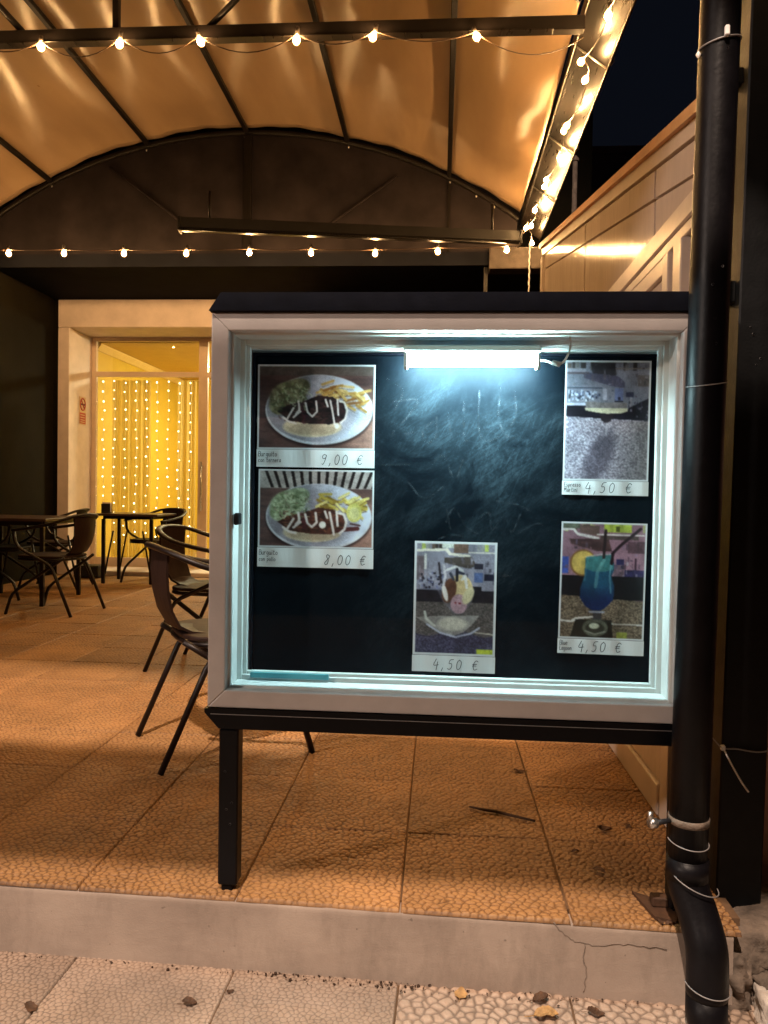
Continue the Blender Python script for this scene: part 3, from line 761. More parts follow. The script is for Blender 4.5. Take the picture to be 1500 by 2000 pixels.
# things above and beyond the kiosk
o = thing('vent_pipe', 'short pale vent pipe standing behind the kiosk roof', 'pipe', (1.153, 7.0, 2.9))
MB().tube([(0, 0, 0), (0, 0, 1.08)], .022, 10).build('pipe', M['concrete'], o)
MB().lathe([(.034, 1.08), (.034, 1.10), (.01, 1.13)], n=10).build('cap', M['concrete'], o)
o = thing('neighbour_building', 'dark reddish building wall far behind the kiosk at night', 'building', (5, 14.5, 0))
MB().box((-3.6, 0, -.2), (4, 4, 7.3)).build('wall', M['neigh'], o)
MB().box((-3.65, -.06, 7.301), (4.05, 4.05, 7.42)).build('parapet', M['neigh'], o)

# ------------------------------------------------------------------ menu display case
DX0, DX1, DZ0, DZ1 = -.568, .614, .460, 1.440
DY = 1.870
case = thing('menu_display_case', 'white framed lit menu display case with chalkboard on black legs', 'display case', (.02, 1.95, 0))
do = case.location
def dpart(b, name, m, parent=case): return b.build(name, m, parent)
fw = .044
fr = MB(do)
fr.prism([(DX0, DZ0), (DX0+fw, DZ0+fw), (DX0+fw, DZ1-fw), (DX0, DZ1)], 'y', DY, DY+.03)
fr.prism([(DX1, DZ0), (DX1, DZ1), (DX1-fw, DZ1-fw), (DX1-fw, DZ0+fw)], 'y', DY, DY+.03)
fr.prism([(DX0, DZ1), (DX0+fw, DZ1-fw), (DX1-fw, DZ1-fw), (DX1, DZ1)], 'y', DY, DY+.03)
fr.prism([(DX0, DZ0), (DX1, DZ0), (DX1-fw, DZ0+fw), (DX0+fw, DZ0+fw)], 'y', DY, DY+.03)
frame = dpart(fr, 'frame', M['frame'])
md = frame.modifiers.new('edge', 'BEVEL'); md.width = .003; md.segments = 2; md.limit_method = 'ANGLE'
def ring(x0, x1, z0, z1, wd, ya, yb, name, m, parent=case):
    b = MB(do)
    b.box((x0, ya, z0), (x0+wd, yb, z1)); b.box((x1-wd, ya, z0), (x1, yb, z1))
    b.box((x0+wd+.0005, ya, z1-wd), (x1-wd-.0005, yb, z1)); b.box((x0+wd+.0005, ya, z0), (x1-wd-.0005, yb, z0+wd))
    o = b.build(name, m, parent)
    md = o.modifiers.new('edge', 'BEVEL'); md.width = .0018; md.segments = 2; md.limit_method = 'ANGLE'
    return o
ix0, ix1, iz0, iz1 = DX0+fw, DX1-fw, DZ0+fw, DZ1-fw
ring(ix0-.004, ix1+.004, iz0-.004, iz1+.004, .009, DY+.0305, DY+.050, 'glazing_bead', M['alu'])
ring(DX0+.003, DX1-.003, DZ0+.003, DZ1-.003, .028, DY+.0305, DY+.172, 'shell', M['navy'])
ring(ix0-.012, ix1+.012, iz0-.012, iz1+.012, .013, DY+.051, DY+.112, 'lining', M['cabinet'])
ring(ix0-.004, ix1+.004, iz0-.004, iz1+.004, .017, DY+.113, DY+.141, 'inner_profile', M['alu'])
ring(ix0+.0135, ix1-.0135, iz0+.0115, iz1-.0115, .010, DY+.124, DY+.1405, 'board_rim', M['alu'])
dpart(MB(do).box((ix0+.0055, DY+.036, iz0+.0055), (ix1-.0055, DY+.040, iz1-.0055)), 'pane', M['case_pane'])
BYf = 2.012
dpart(MB(do).box((ix0-.006, BYf+.012, iz0-.006), (ix1+.006, BYf+.030, iz1+.006)), 'back_panel', M['cabinet'])
BX0, BX1, BZ0, BZ1 = -.489, .551, .521, 1.360
board = dpart(MB(do).box((BX0, BYf, BZ0), (BX1, BYf+.011, BZ1)), 'chalkboard', M['board'])
b = MB(do)
b.box((BX0-.008, BYf-.006, BZ0-.006), (BX0-.001, BYf+.011, BZ1+.006)); b.box((BX1+.001, BYf-.006, BZ0-.006), (BX1+.008, BYf+.011, BZ1+.006))
b.box((BX0-.0005, BYf-.006, BZ1+.001), (BX1+.0005, BYf+.011, BZ1+.006)); b.box((BX0-.0005, BYf-.006, BZ0-.006), (BX1+.0005, BYf+.011, BZ0-.001))
b.build('board_edge', M['navy'], case)
dpart(MB(do).box((BX0+.004, BYf-.041, BZ0-.008), (BX0+.210, BYf-.0305, BZ0+.005)), 'teal_strip', M['teal'])
b = MB(do); b.bev((ix0+.010, DY+.026, .915), (ix0+.022, DY+.062, .945), .003); dpart(b, 'lock', M['ink'])
# black cap, bottom beam and legs
dpart(MB(do).prism([(DX0-.004, DZ1+.002), (DX1+.004, DZ1+.002), (DX1-.024, DZ1+.046), (DX0+.026, DZ1+.046)], 'y', DY-.012, DY+.165), 'cap', M['navy'])
dpart(MB(do).box((DX0-.001, DY-.004, DZ1+.0002), (DX1+.001, DY+.16, DZ1+.0018)), 'cap_seal', M['ink'])
dpart(MB(do).prism([(DX0-.006, DZ0-.002), (DX0-.006, DZ0-.012), (DX0+.031, DZ0-.052), (DX1-.035, DZ0-.052), (DX1+.004, DZ0-.012), (DX1+.004, DZ0-.002)], 'y', DY-.004, DY+.06), 'beam', M['black'])
dpart(MB(do).box((DX0+.01, DY-.0055, DZ0-.016), (DX1-.01, DY-.0045, DZ0-.0145)), 'beam_seam', M['wire'])
for x in (-.512, .596):
    lg = dpart(MB(do).bev((x-.0245, DY-.002, .012), (x+.0245, DY+.047, DZ0-.053), .004), 'leg', M['black'])
    MB(do).bev((x-.016, DY+.004, -.004), (x+.012, DY+.04, .0115), .002).build('foot', M['black'], lg)
    b = MB(do)
    for (dx, z) in ((-.008, .30), (.010, .222), (-.004, .205), (.006, .168)): b.lathe([(.001, -.0016), (.0034, -.0012), (.003, 0)], (x+dx, DY-.003, z), 6, (0, -1, 0))
    stuff(b.build('paint_specks', M['wire'], lg))
# faint chalk ghosts on the board
b = MB(do)
ry = BYf-.0006
def cpath(pts): return smooth_path([(p[0], p[1], 0) for p in pts], 5)
ghost = [[(-.125, 1.24), (-.06, 1.245), (-.095, 1.19), (-.125, 1.155), (-.07, 1.16)], [(-.02, 1.19), (-.045, 1.165), (-.035, 1.135), (-.012, 1.15), (-.01, 1.2)],
         [(.02, 1.21), (.03, 1.14)], [(.06, 1.24), (.062, 1.15), (.075, 1.14)], [(.10, 1.27), (.10, 1.17), (.12, 1.14), (.15, 1.15)], [(.155, 1.28), (.15, 1.21), (.165, 1.16), (.19, 1.15)],
         [(.19, 1.27), (.195, 1.21), (.18, 1.18)], [(-.15, 1.075), (-.08, 1.078)], [(-.02, 1.08), (.01, 1.10), (.04, 1.04), (.06, 1.09)], [(.10, .935), (.13, .955), (.14, .91), (.17, .95), (.19, .905), (.21, .95)],
         [(.15, .985), (.21, .975), (.25, .95)], [(.20, .90), (.26, .93), (.29, .90)], [(.02, .93), (.04, .965), (.07, .92), (.10, .90)], [(-.02, 1.0), (.02, .96), (.03, .91)], [(.06, .80), (.12, .815), (.19, .79)], [(.08, .775), (.15, .785), (.2, .80)],
         [(-.08, 1.03), (-.04, .99), (.01, 1.02)], [(.0, .885), (.05, .895), (.1, .87)], [(-.14, 1.30), (-.10, 1.27), (-.12, 1.22)]]
for gp in ghost: b.ribbon([(p.x, p.y) for p in cpath(gp)], .0052, ry)
b.build('chalk_marks', M['chalk'], board, fix=False)

# lamp in the case
lt = thing('tube_lamp', 'glowing cool white tube lamp at the top of the case', 'lamp', (.075, 1.985, 1.375))
lo = lt.location
b = MB(lo); b.tube([(-.083, 1.938, 1.333), (.232, 1.938, 1.333)], .0125, 14); b.build('tube', M['tube'], lt)
b = MB(lo); b.bev((-.096, 1.922, 1.354), (.246, 1.976, 1.372), .004); b.build('housing', M['housing'], lt)
for x in (-.094, .234): MB(lo).bev((x, 1.926, 1.314), (x+.010, 1.958, 1.353), .003).build('end_cap', M['housing'], lt)
b = MB(lo); b.tube(smooth_path([(.246, 1.99, 1.345), (.265, 1.985, 1.344), (.285, 1.975, 1.335), (.305, 1.965, 1.338), (.318, 1.95, 1.365), (.316, 1.93, 1.392), (.306, 1.92, 1.398)]), .0030, 6); b.build('cable', M['white_cable'], lt)
b = MB(lo); b.lathe([(.001, -.012), (.006, -.010), (.007, .010), (.001, .012)], (.288, 1.968, 1.335), 8, (1, 0, -.3)); b.build('connector', M['white_cable'], lt)

# ------------------------------------------------------------------ printed photographs (flat print painted into vertex colours)
class Paint:
    def __init__(s, w, h, seed):
        s.w, s.h = w, h; s.a = np.zeros((h, w, 3)); s.rg = np.random.RandomState(seed)
        s.U, s.V = np.meshgrid((np.arange(w)+.5)/w, (np.arange(h)+.5)/h); s.asp = w/h
    def noise(s, cells_u, cells_v, oct_=3):
        out = np.zeros((s.h, s.w)); amp = 1; tot = 0
        for o in range(oct_):
            nu, nv = int(cells_u*2**o)+2, int(cells_v*2**o)+2
            g = s.rg.rand(nv, nu)
            x = s.U*(nu-1.001); y = s.V*(nv-1.001); xi = x.astype(int); yi = y.astype(int); fx = x-xi; fy = y-yi
            v = g[yi, xi]*(1-fx)*(1-fy)+g[yi, xi+1]*fx*(1-fy)+g[yi+1, xi]*(1-fx)*fy+g[yi+1, xi+1]*fx*fy
            out += amp*v; tot += amp; amp *= .55
        return out/tot
    def fill(s, mask, c, var=0.0, nz=None, c2=None):
        c = np.array(c, float)/255
        if nz is None: nz = s.noise(30, 30, 2)
        if c2 is not None: colr = c+(np.array(c2, float)/255-c)*np.clip((nz-.3)/.4, 0, 1)[..., None]
        else: colr = c*(1+var*(nz-.5)*2)[..., None]
        mk = np.clip(mask, 0, 1)[..., None]
        s.a = s.a*(1-mk)+colr*mk
    def ell(s, cx, cy, rx, ry, ang=0, soft=.02):
        du = (s.U-cx); dv = (s.V-cy)/s.asp
        c, q = math.cos(ang), math.sin(ang)
        x = (du*c+dv*q)/rx; y = (-du*q+dv*c)/(ry/s.asp)
        return np.clip((1-np.sqrt(x*x+y*y))/soft+.5, 0, 1)
    def poly(s, pts):
        ins = np.zeros((s.h, s.w), bool); n = len(pts)
        for i in range(n):
            (x0, y0), (x1, y1) = pts[i], pts[(i+1) % n]
            if y0 == y1: continue
            cond = ((y0 > s.V) != (y1 > s.V)) & (s.U < (x1-x0)*(s.V-y0)/(y1-y0)+x0)
            ins ^= cond
        return ins.astype(float)
    def line(s, pts, wd):
        mk = np.zeros((s.h, s.w))
        for (x0, y0), (x1, y1) in zip(pts[:-1], pts[1:]):
            dx, dy = x1-x0, (y1-y0)/s.asp; l2 = dx*dx+dy*dy+1e-9
            px, py = s.U-x0, (s.V-y0)/s.asp
            t = np.clip((px*dx+py*dy)/l2, 0, 1)
            d = np.hypot(px-t*dx, py-t*dy)
            mk = np.maximum(mk, np.clip((wd-d)/(.004)+.5, 0, 1))
        return mk
    def rect(s, x0, y0, x1, y1): return ((s.U >= x0) & (s.U < x1) & (s.V >= y0) & (s.V < y1)).astype(float)
    def border(s, bu):
        s.bu = bu
        bv = bu*s.asp
        s.fill(1-s.rect(bu, bv, 1-bu, 1-bv), (225, 228, 232), .02)
    def mesh(s, name, x0, x1, z0, z1):
        n = s.w*s.h
        X = x0+(x1-x0)*(np.arange(s.w)/(s.w-1)); Z = z1-(z1-z0)*(np.arange(s.h)/(s.h-1))
        XX, ZZ = np.meshgrid(X, Z)
        V = np.stack([XX, np.zeros_like(XX), ZZ], -1).reshape(-1, 3)
        i = np.arange(n).reshape(s.h, s.w)
        F = np.stack([i[:-1, :-1], i[1:, :-1], i[1:, 1:], i[:-1, 1:]], -1).reshape(-1, 4)
        me = bpy.data.meshes.new(name)
        me.vertices.add(n); me.vertices.foreach_set('co', V.ravel())
        me.loops.add(F.size); me.loops.foreach_set('vertex_index', F.ravel())
        me.polygons.add(len(F)); me.polygons.foreach_set('loop_start', np.arange(0, F.size, 4))
        me.update(calc_edges=True)
        def blur(a):
            for _ in range(1):
                a = np.pad(a, ((1, 1), (0, 0), (0, 0)), 'edge'); a = .25*a[:-2]+.5*a[1:-1]+.25*a[2:]
                a = np.pad(a, ((0, 0), (1, 1), (0, 0)), 'edge'); a = .25*a[:, :-2]+.5*a[:, 1:-1]+.25*a[:, 2:]
            return a
        s.a = blur(s.a)
        s.a = s.a*(.80+.45*s.noise(6, 6, 3)[..., None])
        gy = s.a.mean(-1, keepdims=True); s.a = gy+(s.a-gy)*.80
        bu = s.bu; s.border(bu)
        gr = s.rg.rand(s.h, s.w, 1)-.5; g2 = s.noise(60, 60, 2)[..., None]-.5; lum = s.a.mean(-1, keepdims=True); brd = (lum < .86)
        A = s.a*(1+brd*(.14*gr+.15*g2)); A = np.clip(np.where(brd, (A-.06)*1.10, A), .02, 1); A = np.where(A <= .04045, A/12.92, ((A+.055)/1.055)**2.4)*.82
        C4 = np.concatenate([A.reshape(-1, 3), np.ones((n, 1))], 1)
        at = me.attributes.new('ink', 'FLOAT_COLOR', 'POINT'); at.data.foreach_set('color', C4.ravel())
        me.materials.append(M['print'])
        return me

def plate_food(p, dark):
    s = p
    nz = s.noise(5, 26, 3)
    s.fill(np.ones_like(s.U), (78, 55, 55), 0, nz, (108, 76, 72))
    s.fill(np.clip((s.U-.45)/.5, 0, 1)*np.clip((s.V-.2)/.5, 0, 1)*.9, (176, 128, 112), .15, nz)
    if dark: s.fill(s.rect(0, 0, 1, .13), (98, 84, 78), .15)
    else:
        s.fill(s.rect(0, 0, 1, .24), (176, 164, 160), .12)
        for k in range(15):
            u = .06+k*.075; sl = (u-.5)*-.12
            s.fill(s.poly([(u+sl*-.2, 0), (u+.026+sl*-.2, 0), (u+.026+sl, .235), (u+sl, .235)]), (34, 22, 22))
    cy_ = .53 if dark else .60
    ry = .41 if dark else .42
    s.fill(s.ell(.525, cy_+.03, .46, ry, 0, .06)*.7, (40, 26, 28))
    s.fill(s.ell(.525, cy_, .455, ry), (214, 216, 228), .02)
    s.fill(s.ell(.525, cy_-.012, .445, ry-.02), (150, 146, 160), 0, s.U*1.3-.2+0*s.V, (206, 214, 236))
    s.fill(s.ell(.50, cy_+.05, .36, ry-.10, 0, .25)*.6, (140, 134, 148), .05)
    g1, g2 = ((96, 90, 62), (150, 146, 108)) if dark else ((118, 132, 96), (184, 196, 160))
    for (cx, cy2, rx, r_) in ((.26, cy_-.16, .16, .17), (.33, cy_-.25, .12, .11), (.20, cy_-.06, .10, .12)):
        s.fill(s.ell(cx, cy2, rx, r_, -.3, .15), g1, 0, s.noise(26, 22, 2), g2)
    for k in range(46):
        cx = .17+s.rg.rand()*.26; cy2 = cy_-.30+s.rg.rand()*.28
        a = s.rg.rand()*3.1; l = .03
        s.fill(s.line([(cx, cy2), (cx+l*math.cos(a), cy2+l*math.sin(a)*1.3)], .004)*.8, (196, 204, 172) if s.rg.rand() > .45 else (78, 92, 52))
    for k in range(34):
        cx = .50+s.rg.rand()*.36; cy2 = cy_-.30+s.rg.rand()*.20+max(0, cx-.7)*.6
        a = s.rg.uniform(-.7, .9); l = .10
        c = [(186, 138, 62), (206, 164, 84), (150, 96, 40), (222, 186, 110)][s.rg.randint(4)] if dark else [(202, 178, 70), (220, 200, 96), (156, 126, 44), (232, 216, 130)][s.rg.randint(4)]
        s.fill(s.line([(cx, cy2), (cx+l*math.cos(a), cy2+l*math.sin(a)*1.3)], .011), c, .1)
        s.fill(s.line([(cx, cy2+.03), (cx+l*math.cos(a), cy2+.03+l*math.sin(a)*1.3)], .003)*.6, (96, 58, 30))
    s.fill(s.ell(.47, cy_+.20, .25, .12, 0, .1), (206, 190, 160), .06)
    s.fill(s.ell(.47, cy_+.225, .22, .07, 0, .3)*.6, (168, 142, 116), .06)
    meat = [(.17, cy_+.02), (.27, cy_-.06), (.40, cy_-.10), (.52, cy_-.17), (.64, cy_-.15), (.73, cy_-.08), (.76, cy_+.03), (.73, cy_+.13), (.62, cy_+.17), (.45, cy_+.165), (.28, cy_+.13)]
    if dark: s.fill(s.poly(meat), (30, 24, 28), 0, s.noise(22, 16, 3), (74, 46, 48))
    else: s.fill(s.poly([(x, y+.05) for x, y in meat]), (66, 34, 30), 0, s.noise(22, 16, 3), (112, 64, 50))
    s.fill(s.line([(.36, cy_-.02), (.42, cy_+.10), (.40, cy_+.14)], .02)*.8, (104, 40, 56), .2)
    if not dark:
        s.fill(s.ell(.83, cy_-.06, .065, .12, 0, .1), (226, 218, 110), .08); s.fill(s.ell(.83, cy_-.05, .045, .08, 0, .2), (236, 230, 150), .05)
        s.fill(s.line([(.70, cy_+.16), (.86, cy_+.14)], .018), (96, 44, 44)); s.fill(s.line([(.80, cy_+.08), (.88, cy_+.10)], .008), (90, 60, 60))
    for k in range(150):                       # shreds of meat
        u = .18+s.rg.rand()*.56; v = cy_-.10+s.rg.rand()*.25+(0 if dark else .03)
        if ((u-.47)/.30)**2+((v-cy_-.03)/.16)**2 > 1: continue
        a = s.rg.uniform(-.6, 1.2); l = .02+.02*s.rg.rand()
        c = [(18, 16, 20), (58, 36, 36), (92, 58, 50), (44, 40, 46), (104, 76, 70)][s.rg.randint(5)] if dark else [(60, 30, 26), (124, 72, 52), (150, 98, 70), (88, 44, 36), (52, 40, 34)][s.rg.randint(5)]
        s.fill(s.line([(u, v), (u+l*math.cos(a), v+l*math.sin(a))], .005)*.8, c)
    for k in range(70):                        # frayed salad leaves
        u = .13+s.rg.rand()*.32; v = cy_-.30+s.rg.rand()*.34
        if ((u-.29)/.18)**2+((v-cy_+.13)/.20)**2 > 1: continue
        p0 = (u, v); p1 = (u+s.rg.uniform(-.02, .02), v+s.rg.uniform(-.03, .03)); p2 = (p1[0]+s.rg.uniform(-.02, .02), p1[1]+s.rg.uniform(-.03, .03))
        c = [(206, 214, 184), (130, 150, 92), (86, 104, 62), (176, 186, 150), (150, 120, 110)][s.rg.randint(5)]
        s.fill(s.line([p0, p1, p2], .004)*.7, c)
    w_ = (234, 224, 220)
    d = cy_+(0 if dark else .05)
    for z in ([(.26, d+.10), (.31, d-.02)], [(.33, d+.05), (.36, d+.0), (.35, d-.10)], [(.41, d-.08), (.43, d+.03), (.47, d+.08), (.51, d+.02), (.50, d-.10)],
              [(.58, d-.12), (.60, d-.04)], [(.62, d-.11), (.64, d+.02), (.66, d+.17)], [(.68, d-.12), (.69, d+.06)], [(.70, d-.10), (.74, d-.09), (.765, d+.0), (.75, d+.10), (.71, d+.15)],
              [(.22, d+.09), (.27, d+.14), (.33, d+.16)], [(.31, d+.09), (.37, d+.02)]):
        s.fill(s.line(z, .0075 if dark else .010), w_)
    s.fill(s.ell(.68, d+.19, .018, .03) if dark else s.ell(.56, d+.05, .030, .045, 0, .2), (240, 236, 230), .03)
    s.border(.018)

def bar_scene(p, tint):
    """bar counter with shelf behind, common to the drink photographs"""
    s = p
    wall = {'grey': (126, 126, 142), 'pink': (146, 106, 122), 'lilac': (140, 138, 156)}[tint]
    s.fill(np.ones_like(s.U), wall, .18, s.noise(4, 6, 3))
    for k in range(12):
        u = s.rg.rand()*.95; wv = .03+.03*s.rg.rand(); h0 = .01+.02*s.rg.rand()
        c = [(60, 50, 48), (178, 176, 120), (110, 88, 76), (150, 150, 150), (182, 196, 90)][s.rg.randint(5)]
        if tint == 'grey': c = [(60, 52, 52), (92, 80, 76), (120, 114, 116)][s.rg.randint(3)]
        s.fill(s.rect(u, h0, u+wv, .085), c, .15)
    return s

def clutter(s, n, u0, v0, u1, v1, cols, mx=.05):
    for k in range(n):
        u = u0+s.rg.rand()*(u1-u0); v = v0+s.rg.rand()*(v1-v0); du = .006+s.rg.rand()*mx*.6; dv = .006+s.rg.rand()*mx
        c = cols[s.rg.randint(len(cols))]
        s.fill(s.rect(u, v, min(u1, u+du), min(v1, v+dv))*s.rg.uniform(.3, .8), c, .2)

def espresso(p):
    s = bar_scene(p, 'grey')
    s.fill(s.poly([(.30, .02), (.58, .02), (.60, .12), (.55, .14), (.32, .12)]), (58, 54, 60), .1)
    s.fill(s.poly([(.22, .10), (.62, .13), (.70, .18), (.70, .225), (.55, .215), (.22, .145)]), (84, 80, 104), .1)
    s.fill(s.rect(.02, .07, .24, .10), (150, 146, 160), .1); s.fill(s.rect(.02, .1, .28, .115), (92, 76, 84), .1)
    s.fill(s.rect(.58, .065, .98, .075), (140, 128, 124)); s.fill(s.rect(.85, .12, .98, .215), (104, 96, 96), .15)
    s.fill(s.rect(.03, .225, .44, .232), (64, 72, 92))
    for k in range(70):
        u = .04+s.rg.rand()*.36; v = .245+s.rg.rand()*.085
        c = [(50, 58, 82), (96, 104, 136), (170, 178, 206), (42, 46, 58), (198, 204, 222)][s.rg.randint(5)]
        s.fill(s.rect(u, v, u+.02, v+.02), c)
    clutter(s, 46, .03, .02, .97, .21, [(96, 92, 108), (70, 66, 74), (134, 130, 146), (110, 100, 104)]); clutter(s, 40, .46, .24, .97, .42, [(60, 58, 80), (130, 128, 146), (96, 92, 110), (38, 36, 48)], .04)
    s.fill(s.rect(.03, .355, .25, .375), (184, 184, 206), .04); s.fill(s.rect(.45, .235, .49, .33), (180, 176, 196), .05)
    s.fill(s.rect(.58, .23, .68, .34), (104, 112, 154), .08); s.fill(s.rect(.58, .335, .68, .345), (40, 36, 46)); s.fill(s.rect(.62, .30, .655, .33), (44, 42, 62))
    s.fill(s.rect(.71, .26, .80, .30), (62, 62, 88), .1); s.fill(s.rect(.755, .30, .785, .41), (150, 146, 158), .1)
    s.fill(s.poly([(.03, .375), (.26, .375), (.26, .40), (.72, .40), (.98, .31), (.98, .505), (.6, .495), (.02, .465)]), (38, 34, 46), .25)
    for k in range(26):
        u = .74+s.rg.rand()*.23; v = .34+s.rg.rand()*.12
        s.fill(s.rect(u, v, u+.02, v+.018), [(70, 66, 92), (120, 116, 130), (30, 28, 38)][s.rg.randint(3)])
    nz = .55*s.rg.rand(s.h, s.w)+.45*s.noise(60, 90, 2)
    s.fill(((s.V > .465+.035*s.U)).astype(float), (104, 96, 112), 0, np.clip((nz-.5)*2.2+.5, 0, 1), (196, 188, 204))
    s.fill(((s.V > .5)).astype(float)*np.clip((s.U-.45)/.5, 0, 1)*.55, (92, 84, 78), .5, nz)
    s.fill(s.ell(.42, .80, .14, .22, .4, .5)*.7, (78, 70, 84), .4, nz)
    s.fill(s.poly([(.40, .43), (.60, .43), (.54, .505), (.49, .52), (.44, .50)]), (52, 42, 50), .1)
    s.fill(s.poly([(.25, .345), (.73, .35), (.74, .41), (.68, .432), (.52, .438), (.40, .432), (.25, .405)]), (126, 116, 118), .25)
    s.fill(s.poly([(.24, .395), (.74, .395), (.735, .42), (.66, .436), (.50, .441), (.38, .432), (.25, .415)]), (206, 196, 164), .06)
    s.fill(s.line([(.27, .408), (.70, .408)], .002)*.5, (140, 128, 104))
    s.fill(s.line([(.50, .52), (.495, .62)], .012)*.4, (190, 186, 196))
    s.border(.026)

def blue_drink(p):
    s = bar_scene(p, 'pink')
    s.fill(s.rect(.0, .0, .22, .06), (96, 100, 84), .3); s.fill(s.rect(.50, .01, .82, .085), (164, 176, 62), .25, s.noise(16, 3, 1)); s.fill(s.rect(.64, .03, .68, .08), (84, 88, 30))
    s.fill(s.poly([(.0, .06), (.16, .06), (.20, .095), (.45, .13), (.44, .15), (.19, .115), (.14, .075), (.0, .078)]), (226, 218, 214))
    s.fill(s.poly([(.22, .03), (.45, .03), (.45, .125), (.22, .09)]), (120, 92, 86), .25, s.noise(6, 50, 1))
    s.fill(s.poly([(.10, .15), (.44, .14), (.56, .15), (.60, .25), (.44, .25), (.12, .19)]), (92, 64, 66), .25, s.noise(6, 50, 1))
    s.fill(s.rect(.42, .098, .97, .113), (226, 220, 214)); s.fill(s.rect(.46, .115, .90, .15), (84, 70, 66), .15); s.fill(s.rect(.78, .16, .99, .26), (96, 66, 76), .2)
    s.fill(s.rect(.0, .30, .10, .44), (62, 86, 178), .25); s.fill(s.rect(.65, .31, .74, .36), (58, 52, 102), .1); s.fill(s.rect(.86, .30, .89, .44), (66, 38, 58))
    s.fill(s.rect(.75, .40, .99, .50), (48, 40, 84), .4); s.fill(s.rect(.62, .36, .74, .49), (116, 92, 104), .3); s.fill(s.rect(.64, .485, .94, .505), (150, 146, 140), .2)
    clutter(s, 46, .02, .13, .98, .46, [(120, 84, 104), (164, 122, 140), (92, 66, 84), (104, 96, 130), (70, 52, 66)], .05); clutter(s, 26, .62, .30, .98, .50, [(44, 40, 70), (96, 84, 110), (150, 140, 150)], .04)
    s.fill(s.rect(.0, .46, 1, .66), (28, 26, 34), .2)
    nz = .5*s.rg.rand(s.h, s.w)+.5*s.noise(55, 90, 2)
    s.fill((s.V > .625+.04*s.U).astype(float), (72, 58, 46), 0, np.clip((nz-.5)*2+.5, 0, 1), (150, 132, 112))
    s.fill(s.poly([(.0, .835), (.14, .845), (.2, .815), (.4, .80), (.4, .815), (.22, .83), (.17, .86), (0, .85)]), (210, 204, 200))
    s.fill(s.poly([(.62, .855), (1, .86), (1, .872), (.62, .868)]), (196, 190, 186)); s.fill(s.rect(.68, .93, .80, .99), (150, 156, 60), .2)
    s.fill(s.poly([(.2, .83), (.62, .83), (.64, .99), (.14, .99)]), (44, 40, 34), .2)
    s.fill(s.ell(.43, .90, .15, .075, 0, .1), (96, 98, 84), .2); s.fill(s.ell(.43, .905, .11, .05, 0, .15), (62, 62, 52), .2)
    s.fill(s.ell(.42, .885, .06, .025, 0, .3), (198, 204, 180), .05); s.fill(s.line([(.32, .93), (.43, .955), (.55, .93)], .008), (150, 152, 140))
    s.fill(s.ell(.27, .35, .155, .115, 0, .04), (140, 96, 52), .1); s.fill(s.ell(.275, .35, .14, .10, 0, .06), (206, 172, 84), .12, s.noise(16, 22, 2))
    s.fill(s.ell(.30, .35, .05, .04, 0, .5)*.5, (150, 140, 70))
    gl = [(.30, .30), (.62, .27), (.63, .40), (.60, .46), (.64, .55), (.63, .66), (.54, .73), (.47, .755), (.40, .755), (.31, .72), (.245, .65), (.245, .56), (.285, .47)]
    s.fill(s.poly(gl), (30, 84, 116), 0, np.clip((s.V-.35)*2.2+.2*(s.noise(7, 5, 2)-.5), 0, 1), (26, 46, 96))
    s.fill(s.poly([(.30, .30), (.62, .27), (.625, .40), (.53, .42), (.38, .42), (.30, .40)])*.7, (70, 132, 124), .2)
    s.fill(s.line([(.51, .32), (.44, .42), (.42, .55)], .02)*.4, (130, 190, 190)); s.fill(s.line([(.60, .30), (.58, .45), (.60, .6)], .008)*.6, (120, 170, 180)); s.fill(s.line([(.31, .36), (.29, .5)], .01)*.5, (96, 150, 160))
    s.fill(s.line([(.30, .30), (.45, .275), (.62, .27)], .006), (170, 170, 172))
    s.fill(s.line([(.52, .07), (.505, .30)], .016), (44, 32, 36)); s.fill(s.line([(.92, .05), (.70, .19), (.61, .26), (.60, .35)], .017), (44, 24, 34))
    s.fill(s.rect(.40, .755, .5, .83), (70, 66, 70), .2); s.fill(s.line([(.36, .765), (.53, .765)], .01), (150, 152, 170))
    s.border(.026)

